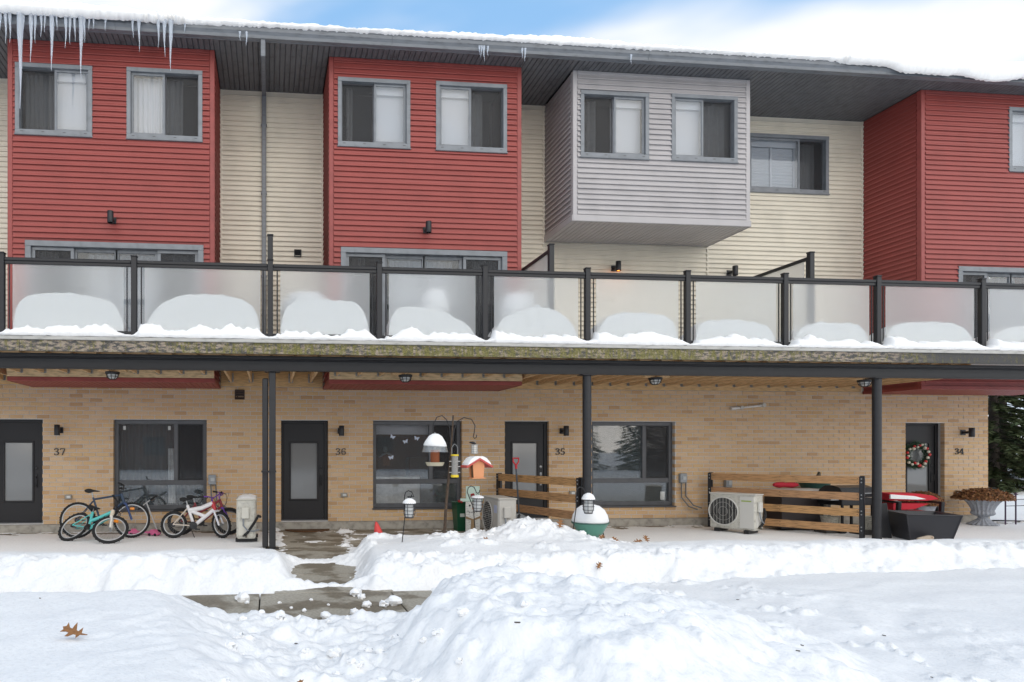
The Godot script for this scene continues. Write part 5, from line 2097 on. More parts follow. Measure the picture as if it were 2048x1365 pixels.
	for z in [-0.055, 0.055]:
		mb.tube([fh + V(0, 0, z), head_b + V(0.04, -0.05, z), head_b + V(0.015, -0.03, z * 0.5)], p.get("fork_r", 0.012), 8)
	mb.cbox(head_b + V(-0.005, -0.055, -0.065), head_b + V(0.05, -0.025, 0.065), 0.006)
	part(mb, "fork", p.fork, f)
	mb = MB.new()
	var st := head_t + V(-0.02, 0.09 * s, 0)
	mb.tube([head_t, st, st + V(0.05, 0.02, 0)], 0.014, 8)
	var hb := st + V(0.05, 0.02, 0)
	mb.tube([hb + V(-0.06, 0.06, -0.29 * s), hb + V(0, 0.05, -0.18 * s), hb, hb + V(0, 0.05, 0.18 * s), hb + V(-0.06, 0.06, 0.29 * s)], 0.011, 8)
	part(mb, "handlebar", p.bar, f)
	mb = MB.new()
	for z in [-1, 1]:
		mb.tube([hb + V(-0.035, 0.055, z * 0.24 * s), hb + V(-0.085, 0.063, z * 0.34 * s)], 0.018, 10)
		mb.tube([hb + V(0.0, 0.045, z * 0.18 * s), hb + V(0.04, 0.03, z * 0.2 * s), hb + V(0.035, 0.02, z * 0.27 * s)], 0.006, 6)
	part(mb, "grip", M.rubber, f)
	mb = MB.new()
	mb.tube([hb + V(0, 0.03, 0.12), hb + V(0.12, 0.02, 0.10), head_b + V(0.10, 0.06, 0.02), head_b + V(0.03, -0.02, 0)], 0.004, 5)
	mb.tube([hb + V(0, 0.03, -0.12), hb + V(0.14, 0.05, -0.05), head_b + V(0.06, 0.02, -0.03), bb.lerp(head_b, 0.6)], 0.004, 5)
	part(mb, "brake_cable", M.black, f)
	if p.get("reflector", false):
		mb = MB.new()
		mb.cbox(fh + V(-0.04, R * 0.55, -0.02), fh + V(0.04, R * 0.55 + 0.05, 0.02), 0.008)
		part(mb, "reflector", plain(0.75, 0.25, 0.02, 0.3), f)

func bicycles():
	var silver := plain(0.6, 0.61, 0.62, 0.35, 0.3)
	bicycle(V(-3.59, 0.012, 1.00), 0.0 - 0.05, deg_to_rad(-7), deg_to_rad(14), "dark blue adult bicycle, rearmost of the left pair, against the window", {"r": 0.335, "wb": 1.0, "s": 1.0, "fat": 0.022, "rim": silver, "frame": plain(0.02, 0.045, 0.09, 0.35), "fork": plain(0.02, 0.05, 0.16, 0.35), "fork_r": 0.02, "bar": M.black, "reflector": true})
	bicycle(V(-3.68, 0.015, 1.40), -0.5, deg_to_rad(-42), deg_to_rad(24), "turquoise and white bicycle leaning low in front of the dark blue one", {"r": 0.315, "wb": 0.84, "s": 0.80, "fat": 0.026, "rim": silver, "frame": plain(0.12, 0.55, 0.53, 0.35), "fork": plain(0.75, 0.72, 0.66, 0.4), "fork_r": 0.02, "bar": M.black, "sloped": true, "tube": 1.35, "headmat": plain(0.7, 0.62, 0.5, 0.4), "reflector": true})
	bicycle(V(-1.80, 0.012, 1.16), -0.12, deg_to_rad(-8), deg_to_rad(-38), "small white and red bicycle with kickstand, front one of the right pair", {"r": 0.25, "wb": 0.90, "s": 0.86, "fat": 0.026, "rim": silver, "frame": plain(0.75, 0.73, 0.74, 0.35), "frame2": plain(0.66, 0.58, 0.50, 0.4), "fork": plain(0.72, 0.72, 0.76, 0.35), "fork_r": 0.02, "bar": plain(0.16, 0.04, 0.36, 0.4), "wave": true, "tube": 1.5, "headmat": plain(0.5, 0.03, 0.04, 0.35), "stand": true})
	bicycle(V(-1.72, 0.012, 0.74), -0.05, deg_to_rad(-9), deg_to_rad(-8), "dark bicycle with purple handlebar half hidden behind the white one", {"r": 0.265, "wb": 0.92, "s": 0.86, "fat": 0.026, "rim": M.black, "frame": plain(0.25, 0.02, 0.03, 0.4), "fork": plain(0.15, 0.05, 0.4, 0.4), "bar": plain(0.25, 0.06, 0.45, 0.4), "sloped": true})
	# pink kick scooter leaning on the wall
	var t := thing("kick_scooter", "pink child's kick scooter with grey stem leaning below the left window", "scooter", V(-2.42, 0.0, 0.66), 0.0)
	var mb := MB.new()
	mb.tube([V(0.24, 0.10, 0.0), V(0.0, 0.62, -0.22)], 0.014, 8)
	part(mb, "stem", plain(0.5, 0.5, 0.5, 0.35, 0.5), t)
	mb = MB.new()
	mb.tube([V(-0.13, 0.52, -0.20), V(0.0, 0.62, -0.22), V(0.14, 0.72, -0.22)], 0.011, 8)
	part(mb, "handlebar", plain(0.5, 0.5, 0.5, 0.35, 0.5), t)
	for q in [[-0.16, 0.50, -0.06, 0.56], [0.07, 0.67, 0.2, 0.76]]:
		mb = MB.new()
		mb.tube([V(q[0], q[1], -0.21), V(q[2], q[3], -0.21)], 0.019, 8)
		part(mb, "grip", M.rubber, t)
	mb = MB.new()
	mb.cbox(V(-0.25, 0.055, -0.06), V(0.24, 0.085, 0.06), 0.01)
	part(mb, "deck", plain(0.75, 0.20, 0.38, 0.4), t)
	for x in [-0.28, 0.26]:
		mb = MB.new()
		mb.ring(V(x, 0.06, 0), V(0, 0, 1), 0.038, 0.02, 20, 8)
		part(mb, "wheel", M.rubber, t)
	for q in [[-2.62, 0.62, 0.3, "left"], [-2.22, 0.78, -0.5, "right"]]:
		var c := thing("toy_car", "small pink toy car on the patio, %s one of the two by the scooter" % q[3], "toy", V(q[0], 0.012, q[1]), q[2], "pink toy cars")
		mb = MB.new()
		mb.prism(PackedVector2Array([Vector2(-0.11, 0.02), Vector2(0.11, 0.02), Vector2(0.115, 0.06), Vector2(0.06, 0.075), Vector2(0.03, 0.12), Vector2(-0.05, 0.12), Vector2(-0.075, 0.08), Vector2(-0.115, 0.07)]), -0.05, 0.05)
		part(mb, "body", plain(0.75, 0.16, 0.34, 0.35), c)
		for x in [-0.065, 0.065]:
			for z in [-0.055, 0.055]:
				mb = MB.new()
				mb.tube([V(x, 0.026, z - 0.01), V(x, 0.026, z + 0.01)], 0.027, 14)
				part(mb, "wheel", M.rubber, c)

# ------------------------------------------------------------------ bird feeders and lanterns
func lantern_hook(base: Vector3, top: Vector3, hang: Vector3, label: String, snow: float):
	var t := thing("hanging_lantern", label, "lantern", base, 0.0, "solar lanterns on shepherd hooks")
	var T := top - base
	var Hn := hang - base
	var s := signf(Hn.x - T.x) if absf(Hn.x - T.x) > 0.01 else 1.0
	var mb := MB.new()
	var w := absf(Hn.x) * 0.0 + 0.075
	var pts := [V(0, -0.1, 0), T * 0.55, T + V(-s * 0.06, -0.10, 0), T + V(-s * 0.045, -0.03, 0), T, T + V(s * 0.05, -0.02, 0), T + V(s * 0.085, -0.09, 0), V(Hn.x - s * 0.03, Hn.y + 0.055, 0), V(Hn.x, Hn.y + 0.03, 0), V(Hn.x + s * 0.03, Hn.y + 0.05, 0), V(Hn.x + s * 0.035, Hn.y + 0.085, 0)]
	mb.tube(pts, 0.0075, 7)
	part(mb, "shepherd_hook", M.black, t)
	var h := Hn - V(0, 0.0, 0)
	mb = MB.new()
	mb.ring(h + V(0, 0.015, 0), V(0, 0, 1), 0.018, 0.003, 14, 5)
	mb.lathe(h, [[0.10, -0.055], [0.105, -0.05], [0.085, -0.02], [0.03, 0.0], [0.0, 0.002]], 20)
	part(mb, "cap", plain(0.05, 0.05, 0.055, 0.4), t)
	mb = MB.new()
	mb.lathe(h, [[0.0, -0.245], [0.05, -0.245], [0.062, -0.225], [0.066, -0.15], [0.062, -0.056]], 20)
	part(mb, "glass", M.lens, t)
	mb = MB.new()
	for k in 6:
		var a := TAU * k / 6.0
		var d := V(cos(a), 0, sin(a))
		mb.tube([h + d * 0.085 + V(0, -0.055, 0), h + d * 0.086 + V(0, -0.19, 0), h + d * 0.06 + V(0, -0.255, 0)], 0.0045, 5)
	for y in [-0.095, -0.15, -0.205]:
		mb.ring(h + V(0, y, 0), Vector3.UP, 0.085 if y > -0.2 else 0.08, 0.0045, 24, 5)
	mb.lathe(h, [[0.0, -0.262], [0.06, -0.262], [0.065, -0.25], [0.0, -0.248]], 18)
	part(mb, "cage", plain(0.05, 0.05, 0.055, 0.4), t)
	mb = MB.new()
	mb.lathe(h, [[0.10, -0.046], [0.098, -0.02], [0.07, -0.01 + snow * 0.7], [0.03, snow], [0.0, snow + 0.004]], 18)
	part(mb, "snow_cap", M.snow_fine, t)

func feeders():
	# pole with two cranes
	var t := thing("feeder_pole", "rusty pole with curved hanger arms standing in the snow by window 36", "pole", V(2.655, 0, 3.85), 0.0)
	var mb := MB.new()
	mb.tube([V(-0.02, 0.1, 0), V(0.03, 0.9, 0), V(0.10, 1.6, 0), V(0.135, 2.19, 0)], [0.024, 0.022, 0.017, 0.012], 10)
	part(mb, "pole", mat(lin(0.13, 0.085, 0.055), 0.85, ntex(0.06, [[0.0, 0.5], [1.0, 1.0]], 128, 5), V(4, 2, 4)), t)
	mb = MB.new()
	mb.tube([V(0.10, 1.75, 0), V(0.08, 2.0, 0), V(0.03, 2.12, 0), V(-0.04, 2.185, 0), V(-0.12, 2.16, 0), V(-0.17, 2.06, 0), V(-0.175, 1.95, 0), V(-0.15, 1.87, 0)], 0.0075, 7)
	mb.tube([V(0.12, 1.7, 0.01), V(0.14, 1.95, 0.01), V(0.20, 2.10, 0.01), V(0.30, 2.155, 0.01), V(0.42, 2.13, 0.01), V(0.475, 2.03, 0.01), V(0.46, 1.92, 0.01), V(0.445, 1.86, 0.01), V(0.465, 1.835, 0.01), V(0.495, 1.85, 0.01), V(0.50, 1.89, 0.01)], 0.0075, 7)
	mb.tube([V(0.10, 1.72, 0.0), V(0.13, 1.80, 0.03), V(0.145, 1.755, 0.05)], 0.006, 6)
	part(mb, "hanger_arm", M.black, t)
	var x0 := 2.655
	var zz := 3.85
	# dome feeder
	t = thing("dome_feeder", "seed feeder under a snow-topped plastic dome, left arm of the pole", "bird feeder", V(x0 - 0.15, 1.87, zz), 0.0)
	mb = MB.new()
	mb.lathe(Vector3.ZERO, [[0.205, -0.245], [0.198, -0.24], [0.175, -0.16], [0.11, -0.08], [0.03, -0.045], [0.0, -0.04]], 28)
	part(mb, "dome", glass(0.25, Color(0.75, 0.78, 0.8), 0.1), t)
	mb = MB.new()
	mb.T = xf(V(0.01, 0, 0), 0, 0, -0.06)
	mb.lathe(Vector3.ZERO, [[0.17, -0.155], [0.178, -0.14], [0.155, -0.085], [0.10, 0.0], [0.045, 0.035], [0.0, 0.04]], 28)
	part(mb, "snow_cap", M.snow_fine, t)
	mb = MB.new()
	mb.lathe(Vector3.ZERO, [[0.0, -0.40], [0.068, -0.40], [0.068, -0.21], [0.0, -0.21]], 20)
	part(mb, "seed_tube", mat(lin(0.42, 0.22, 0.12), 0.7, ntex(0.3, [[0.0, Color(0.25, 0.12, 0.08)], [0.45, Color(0.75, 0.45, 0.3)], [0.6, Color(1, 0.9, 0.7)], [1.0, Color(0.5, 0.15, 0.1)]], 128, 8, 2, FastNoiseLite.TYPE_CELLULAR), V(5, 5, 5)), t)
	mb = MB.new()
	mb.lathe(Vector3.ZERO, [[0.0, -0.455], [0.12, -0.455], [0.145, -0.40], [0.138, -0.40], [0.11, -0.44], [0.0, -0.44]], 24)
	part(mb, "tray", plain(0.50, 0.45, 0.33, 0.6), t)
	mb = MB.new()
	mb.tube([V(0, -0.44, 0), V(0, 0.06, 0)], 0.008, 6)
	part(mb, "hanger", M.steel, t)
	# tube feeder with yellow ends
	t = thing("tube_feeder", "clear tube feeder with yellow cap and base full of seed", "bird feeder", V(x0 + 0.145, 1.735, zz + 0.05), 0.0)
	mb = MB.new()
	mb.lathe(Vector3.ZERO, [[0.0, -0.455], [0.05, -0.455], [0.05, -0.17], [0.0, -0.17]], 20)
	part(mb, "seed_tube", mat(lin(0.48, 0.46, 0.43), 0.3, ntex(0.35, [[0.0, 0.25], [0.4, 0.8], [1.0, 1.0]], 128, 9, 2, FastNoiseLite.TYPE_CELLULAR), V(5, 5, 5)), t)
	for q in [[-0.17, -0.145], [-0.495, -0.455]]:
		mb = MB.new()
		mb.lathe(Vector3.ZERO, [[0.0, q[0]], [0.055, q[0]], [0.062, q[0] + 0.006], [0.058, q[1]], [0.0, q[1]]], 20)
		part(mb, "end_cap", plain(0.75, 0.55, 0.02, 0.4), t)
	mb = MB.new()
	for y in [-0.25, -0.33, -0.42]:
		mb.tube([V(-0.085, y, 0), V(0.085, y, 0)], 0.0055, 6)
	part(mb, "perch", M.white, t)
	mb = MB.new()
	mb.tube([V(-0.045, -0.145, 0), V(-0.045, -0.04, 0), V(-0.02, 0.0, 0), V(0, 0.012, 0), V(0.02, 0.0, 0), V(0.045, -0.04, 0), V(0.045, -0.145, 0)], 0.004, 6)
	part(mb, "bail", M.steel, t)
	# suet cage with black cap
	t = thing("suet_feeder", "small white wire suet feeder with black cap on the right arm", "bird feeder", V(x0 + 0.465, 1.825, zz + 0.01), 0.0)
	mb = MB.new()
	mb.T = xf(Vector3.ZERO, 0, 0, -0.35)
	mb.lathe(V(0, -0.075, 0), [[0.06, 0.0], [0.055, 0.012], [0.02, 0.03], [0.0, 0.032]], 16)
	part(mb, "cap", M.black, t)
	mb = MB.new()
	mb.lathe(V(0, 0, 0), [[0.0, -0.225], [0.042, -0.225], [0.045, -0.21], [0.045, -0.085], [0.0, -0.085]], 16)
	part(mb, "suet", plain(0.66, 0.63, 0.57, 0.8), t)
	mb = MB.new()
	for y in [-0.22, -0.19, -0.16, -0.13, -0.10]:
		mb.ring(V(0, y, 0), Vector3.UP, 0.048, 0.0025, 18, 4)
	for k in 6:
		var d := V(cos(TAU * k / 6), 0, sin(TAU * k / 6)) * 0.048
		mb.tube([d + V(0, -0.228, 0), d + V(0, -0.08, 0)], 0.0025, 4)
	mb.tube([V(0, -0.05, 0), V(0, 0.01, 0)], 0.003, 5)
	mb.tube([V(0, -0.225, 0), V(0, -0.30, 0)], 0.003, 5)
	part(mb, "wire_cage", M.steel, t)
	# house feeder
	t = thing("house_feeder", "orange house-shaped feeder with red roof and snow, hanging lowest", "bird feeder", V(x0 + 0.50, 1.525, zz + 0.01), 0.25)
	mb = MB.new()
	mb.T = xf(Vector3.ZERO, 0)
	mb.prism(PackedVector2Array([Vector2(-0.085, -0.29), Vector2(0.085, -0.29), Vector2(0.10, -0.12), Vector2(0.10, -0.07), Vector2(0, -0.01), Vector2(-0.10, -0.07), Vector2(-0.10, -0.12)]), 0.045, 0.06)
	mb.prism(PackedVector2Array([Vector2(-0.085, -0.29), Vector2(0.085, -0.29), Vector2(0.10, -0.12), Vector2(0.10, -0.07), Vector2(0, -0.01), Vector2(-0.10, -0.07), Vector2(-0.10, -0.12)]), -0.06, -0.045)
	mb.box(V(-0.115, -0.305, -0.07), V(0.115, -0.291, 0.07))
	part(mb, "body", plain(0.68, 0.29, 0.13, 0.5), t)
	mb = MB.new()
	mb.prism(PackedVector2Array([Vector2(-0.065, -0.29), Vector2(0.065, -0.29), Vector2(0.07, -0.1), Vector2(-0.07, -0.1)]), -0.044, 0.044)
	part(mb, "seed", plain(0.16, 0.11, 0.06, 0.8), t)
	mb = MB.new()
	mb.prism(PackedVector2Array([Vector2(-0.235, -0.115), Vector2(-0.225, -0.14), Vector2(0, -0.02), Vector2(0.225, -0.14), Vector2(0.235, -0.115), Vector2(0, 0.012)]), -0.10, 0.10)
	part(mb, "roof", plain(0.50, 0.075, 0.06, 0.45), t)
	mb = MB.new()
	mb.prism(PackedVector2Array([Vector2(-0.205, -0.098), Vector2(0, 0.013), Vector2(0.205, -0.098), Vector2(0.185, -0.055), Vector2(0.12, 0.01), Vector2(0.05, 0.038), Vector2(-0.05, 0.038), Vector2(-0.13, 0.008), Vector2(-0.19, -0.06)]), -0.092, 0.092)
	part(mb, "snow_cap", M.snow_fine, t)
	mb = MB.new()
	mb.tube([V(-0.05, 0.0, 0), V(-0.035, 0.07, 0)], 0.0025, 5)
	mb.tube([V(0.06, -0.02, 0), V(-0.02, 0.28, 0)], 0.002, 5)
	part(mb, "wire", M.steel, t)
	lantern_hook(V(1.93, 0.25, 4.1), V(2.04, 1.055, 4.1), V(2.055, 0.91, 4.1), "snow-capped caged lantern on a thin hook, nearest the red gnome hat", 0.03)
	lantern_hook(V(3.29, 0.30, 3.4), V(3.205, 1.08, 3.4), V(3.315, 0.93, 3.4), "caged lantern on a hook in front of the snowman board", 0.0)
	lantern_hook(V(4.60, 0.33, 4.0), V(4.74, 1.09, 4.0), V(4.875, 0.94, 4.0), "snow-capped caged lantern hanging in front of the green kettle grill", 0.055)

# ------------------------------------------------------------------ other yard things
func yard_things():
	# kettle grill, its lid buried under a dome of snow
	var t := thing("kettle_grill", "green kettle grill on legs with a thick dome of snow on top", "grill", V(5.10, 0.12, 3.6), 0.0)
	var mb := MB.new()
	mb.lathe(Vector3.ZERO, [[0.0, 0.13], [0.12, 0.14], [0.20, 0.22], [0.255, 0.33], [0.275, 0.36], [0.28, 0.375], [0.0, 0.375]], 32)
	part(mb, "bowl", plain(0.11, 0.29, 0.22, 0.35), t)
	mb = MB.new()
	mb.ring(V(0, 0.375, 0), Vector3.UP, 0.282, 0.010, 36, 7)
	part(mb, "rim", plain(0.045, 0.13, 0.10, 0.35), t)
	for k in 3:
		var a := TAU * k / 3.0 + 0.4
		mb = MB.new()
		mb.tube([V(cos(a) * 0.18, 0.30, sin(a) * 0.18), V(cos(a) * 0.24, -0.05, sin(a) * 0.24)], 0.010, 7)
		part(mb, "leg", M.black, t)
	mb = MB.new()
	mb.lathe(Vector3.ZERO, [[0.0, 0.05], [0.05, 0.05], [0.06, 0.13], [0.0, 0.14]], 14)
	part(mb, "ash_pot", M.black, t)
	mb = MB.new()
	mb.lathe(Vector3.ZERO, [[0.27, 0.386], [0.283, 0.41], [0.262, 0.50], [0.215, 0.585], [0.14, 0.645], [0.05, 0.668], [0.0, 0.67]], 32)
	part(mb, "snow_cap", M.snow_fine, t)
	# snowman board
	t = thing("snowman_board", "white wooden snowman board with pale hat, scarf and painted face", "decoration", V(4.04, 0.0, 0.78), 0.0)
	mb = MB.new()
	mb.prism(PackedVector2Array([Vector2(-0.145, 0.0), Vector2(0.145, 0.0), Vector2(0.145, 0.66), Vector2(-0.145, 0.66)]), -0.015, 0.015)
	part(mb, "body_board", mat(lin(0.74, 0.74, 0.70), 0.6, ntex(0.05, [[0.0, 0.75], [0.5, 0.97], [1.0, 1.0]], 128, 14), V(2, 6, 2)), t)
	mb = MB.new()
	mb.cbox(V(-0.14, 0.68, -0.015), V(0.14, 0.93, 0.015), 0.004)
	mb.cbox(V(-0.26, 0.62, -0.01), V(0.20, 0.685, 0.03), 0.004)
	part(mb, "hat", plain(0.52, 0.66, 0.58, 0.6), t)
	mb = MB.new()
	for q in [[-0.01, 0.745, 0.055], [-0.29, 0.63, 0.035], [-0.24, 0.615, 0.03]]:
		mb.T = xf(V(q[0], q[1], 0.035))
		for k in 5:
			var a := TAU * k / 5.0
			mb.lathe(V(cos(a) * q[2] * 0.5, sin(a) * q[2] * 0.5 - q[2] * 0.3, 0), [[0.0, 0.0], [q[2] * 0.5, q[2] * 0.3], [0.0, q[2] * 0.7]], 8)
	part(mb, "red_flower", plain(0.42, 0.012, 0.02, 0.6), t)
	mb = MB.new()
	for q in [[-0.065, 0.54, 0.02], [0.07, 0.545, 0.02], [-0.10, 0.43, 0.011], [-0.065, 0.41, 0.011], [-0.02, 0.40, 0.011], [0.03, 0.40, 0.011], [0.075, 0.412, 0.011], [0.105, 0.435, 0.011]]:
		mb.T = xf(V(q[0], q[1], 0.016), 0, PI / 2)
		mb.lathe(Vector3.ZERO, [[0.0, 0.006], [q[2] * 0.8, 0.004], [q[2], 0.0]], 12)
	part(mb, "face_button", M.black, t)
	mb = MB.new()
	mb.prism(PackedVector2Array([Vector2(-0.02, 0.475), Vector2(-0.01, 0.50), Vector2(0.075, 0.47), Vector2(0.0, 0.462)]), 0.0155, 0.03)
	part(mb, "carrot_nose", plain(0.72, 0.20, 0.05, 0.6), t)
	mb = MB.new()
	mb.prism(PackedVector2Array([Vector2(-0.147, 0.33), Vector2(0.0, 0.27), Vector2(0.147, 0.33), Vector2(0.147, 0.29), Vector2(0.035, 0.25), Vector2(0.05, 0.0), Vector2(-0.055, 0.0), Vector2(-0.035, 0.25), Vector2(-0.147, 0.28)]), 0.0155, 0.028)
	part(mb, "scarf", plain(0.32, 0.22, 0.12, 0.9), t)
	# green bin
	t = thing("compost_bin", "dark green plastic bin half hidden behind the snowman board", "bin", V(3.90, 0.0, 0.42), 0.1)
	mb = MB.new()
	for q in [[0.0, 0.11, 0.56, 0.145]]:
		var a := [V(-q[1], q[0], q[1]), V(q[1], q[0], q[1]), V(q[1], q[0], -q[1]), V(-q[1], q[0], -q[1])]
		var b := [V(-q[3], q[2], q[3]), V(q[3], q[2], q[3]), V(q[3], q[2], -q[3]), V(-q[3], q[2], -q[3])]
		for i in 4:
			mb.quad(a[i], a[(i + 1) % 4], b[(i + 1) % 4], b[i])
		mb.quad(a[3], a[2], a[1], a[0])
	part(mb, "tub", plain(0.008, 0.075, 0.035, 0.4), t)
	mb = MB.new()
	mb.cbox(V(-0.155, 0.561, -0.155), V(0.155, 0.60, 0.155), 0.012)
	part(mb, "lid", plain(0.008, 0.08, 0.038, 0.4), t)
	mb = MB.new()
	mb.T = xf(V(-0.02, 0.36, 0.1285), 0, -0.055)
	mb.box(V(-0.05, -0.07, 0.003), V(0.05, 0.0, 0.005))
	mb.box(V(-0.05, 0.02, 0.003), V(0.05, 0.05, 0.005))
	part(mb, "printed_label", plain(0.55, 0.6, 0.55, 0.5), t)
	# snow shovel
	t = thing("snow_shovel", "snow shovel with red handle grip leaning on the fence by door 35", "shovel", V(4.86, 0.0, 1.0), 0.0)
	mb = MB.new()
	mb.tube([V(0.02, 0.35, 0.10), V(0.0, 1.34, -0.02)], 0.016, 10)
	part(mb, "shaft", plain(0.05, 0.06, 0.075, 0.4), t)
	mb = MB.new()
	mb.tube([V(0, 1.30, -0.015), V(-0.01, 1.36, -0.02), V(-0.055, 1.42, -0.025), V(-0.058, 1.49, -0.03), V(0.058, 1.49, -0.03), V(0.055, 1.42, -0.025), V(0.01, 1.36, -0.02), V(0, 1.30, -0.015)], 0.016, 8)
	mb.tube([V(0, 1.28, -0.013), V(0, 1.37, -0.02)], 0.024, 10)
	part(mb, "grip", plain(0.55, 0.012, 0.025, 0.35), t)
	mb = MB.new()
	mb.prism(PackedVector2Array([Vector2(-0.16, 0.02), Vector2(0.16, 0.02), Vector2(0.17, 0.34), Vector2(0.05, 0.40), Vector2(-0.05, 0.40), Vector2(-0.17, 0.34)]), 0.10, 0.112)
	part(mb, "blade", plain(0.30, 0.32, 0.34, 0.4, 0.5), t)
	# gnome hat poking out of the bank
	t = thing("garden_gnome", "red pointed gnome hat sticking out of the snowbank", "garden ornament", V(1.735, 0.17, 3.42), 0.0)
	mb = MB.new()
	mb.T = xf(Vector3.ZERO, 0, 0, 0.2)
	mb.lathe(Vector3.ZERO, [[0.0, 0.0], [0.085, 0.02], [0.085, 0.12], [0.06, 0.22], [0.035, 0.31], [0.012, 0.36], [0.0, 0.365]], 18)
	part(mb, "hat", plain(0.62, 0.05, 0.045, 0.5), t)
	mb = MB.new()
	mb.T = xf(V(-0.02, 0.01, 0.02))
	mb.lathe(Vector3.ZERO, [[0.0, -0.14], [0.07, -0.12], [0.085, -0.02], [0.07, 0.04], [0.0, 0.05]], 16)
	part(mb, "body", plain(0.5, 0.32, 0.24, 0.6), t)
	t = thing("red_ball", "small red ball with white dot at the snowbank's edge by the path", "ornament", V(1.535, 0.24, 3.6), 0.0)
	mb = MB.new()
	mb.lathe(Vector3.ZERO, [[0.0, -0.055], [0.035, -0.045], [0.055, 0.0], [0.035, 0.045], [0.0, 0.055]], 16)
	part(mb, "ball", plain(0.62, 0.03, 0.04, 0.35), t)
	mb = MB.new()
	mb.T = xf(V(0.012, 0.0, 0.05), 0, PI / 2)
	mb.lathe(Vector3.ZERO, [[0.0, 0.006], [0.014, 0.004], [0.016, 0.0]], 10)
	part(mb, "dot", M.white, t)
	# half-round door mat
	var pl := PackedVector2Array()
	for k in 25:
		var a := PI * k / 24.0
		pl.append(Vector2(cos(a) * 0.46, -sin(a) * 0.40))
	mb = MB.new()
	mb.T = Transform3D(Basis(V(1, 0, 0), V(0, 0, -1), V(0, 1, 0)), V(0.76, 0.0, 0.075))
	mb.prism(pl, 0.004, 0.024)
	solo(mb, "door_mat", mat(lin(0.22, 0.10, 0.035), 0.95, ntex(0.3, [[0.0, 0.4], [1.0, 1.0]], 128, 18), V(5, 5, 5), ntex(0.4, [[0.0, 0.0], [1.0, 1.0]], 128, 19), 0.4), "half-round brown coir mat on the step of door 36", "door mat")
	# --- behind the right fence
	t = thing("storage_cabinet", "dark cabinet with pale worktop behind the right fence", "cabinet", V(10.85, 0.0, 0.95), 0.0)
	mb = MB.new()
	mb.cbox(V(-0.5, 0.05, -0.25), V(0.42, 0.80, 0.25), 0.008)
	part(mb, "carcass", plain(0.045, 0.035, 0.035, 0.6), t)
	mb = MB.new()
	mb.cbox(V(-0.56, 0.801, -0.29), V(0.56, 0.845, 0.29), 0.008)
	part(mb, "worktop", plain(0.52, 0.50, 0.47, 0.5), t)
	mb = MB.new()
	mb.cbox(V(0.43, 0.0, 0.16), V(0.52, 0.80, 0.25), 0.006)
	mb.cbox(V(0.43, 0.0, -0.25), V(0.52, 0.80, -0.16), 0.006)
	part(mb, "leg", plain(0.5, 0.47, 0.42, 0.6), t)
	mb = MB.new()
	var cu := fn(3.0, 131, 2)
	var pts := []
	for k in 9:
		pts.append(V(10.84 + (k - 4) * 0.068, 0.915 + 0.015 * cu.get_noise_1d(k), 0.70))
	mb.tube(pts, [0.03, 0.055, 0.062, 0.055, 0.05, 0.056, 0.062, 0.05, 0.03], 12)
	solo(mb, "red_cushion", mat(lin(0.45, 0.015, 0.035), 0.8), "red rolled cushion lying on the cabinet behind the right fence", "cushion")
	t = thing("green_tub", "dark green plastic tub with flaring sides behind the right fence", "tub", V(11.72, 0.66, 0.45), 0.3)
	mb = MB.new()
	mb.lathe(Vector3.ZERO, [[0.0, 0.0], [0.18, 0.0], [0.33, 0.36], [0.345, 0.37], [0.335, 0.375], [0.31, 0.36], [0.17, 0.02], [0.0, 0.02]], 10, false)
	part(mb, "tub", plain(0.03, 0.085, 0.07, 0.45), t)
	mb = MB.new()
	mb.T = xf(V(0.12, 0.36, 0.0), 0.4)
	mb.prism(PackedVector2Array([Vector2(-0.12, 0.0), Vector2(0.16, 0.0), Vector2(0.17, 0.13), Vector2(0.08, 0.155), Vector2(-0.02, 0.11), Vector2(-0.10, 0.09)]), -0.02, 0.02)
	part(mb, "dark_flap", plain(0.02, 0.03, 0.028, 0.5), t)
	mb = MB.new()
	mb.T = xf(V(-0.2, 0.36, 0.0), 0.2, 0, 0.5)
	mb.prism(PackedVector2Array([Vector2(-0.12, 0.06), Vector2(0.0, 0.0), Vector2(0.11, 0.02), Vector2(0.04, 0.10), Vector2(-0.08, 0.13)]), -0.006, 0.006)
	part(mb, "pale_leaf", plain(0.33, 0.42, 0.42, 0.5), t)
	t = thing("tub_stand", "plain crate stand under the dark green tub", "stand", V(11.72, 0.0, 0.45), 0.3)
	mb = MB.new()
	for k in 4:
		mb.cbox(V(-0.22, 0.02 + k * 0.165, -0.2), V(0.22, 0.15 + k * 0.165, 0.2), 0.006)
	part(mb, "slats", plain(0.05, 0.045, 0.04, 0.7), t)
	t = thing("barbecue", "black covered barbecue behind the right fence beside the steel post", "barbecue", V(11.55, 0.0, 1.45), 0.1)
	mb = MB.new()
	mb.T = Transform3D(Basis(V(0, 0, 1), V(0, 1, 0), V(-1, 0, 0)), V(0.40, 0, 0))
	mb.prism(PackedVector2Array([Vector2(-0.26, 0.72), Vector2(0.26, 0.72), Vector2(0.27, 0.80), Vector2(0.20, 0.91), Vector2(0.05, 0.95), Vector2(-0.12, 0.94), Vector2(-0.25, 0.85)]), 0.0, 0.80)
	part(mb, "hood", plain(0.02, 0.02, 0.022, 0.25), t)
	mb = MB.new()
	mb.cbox(V(-0.42, 0.56, -0.27), V(0.42, 0.70, 0.27), 0.01)
	part(mb, "firebox", M.black, t)
	mb = MB.new()
	mb.cbox(V(-0.62, 0.66, -0.22), V(-0.43, 0.69, 0.22), 0.006)
	mb.tube([V(-0.3, 0.80, 0.31), V(0.3, 0.80, 0.31)], 0.012, 8)
	part(mb, "side_shelf", M.steel, t)
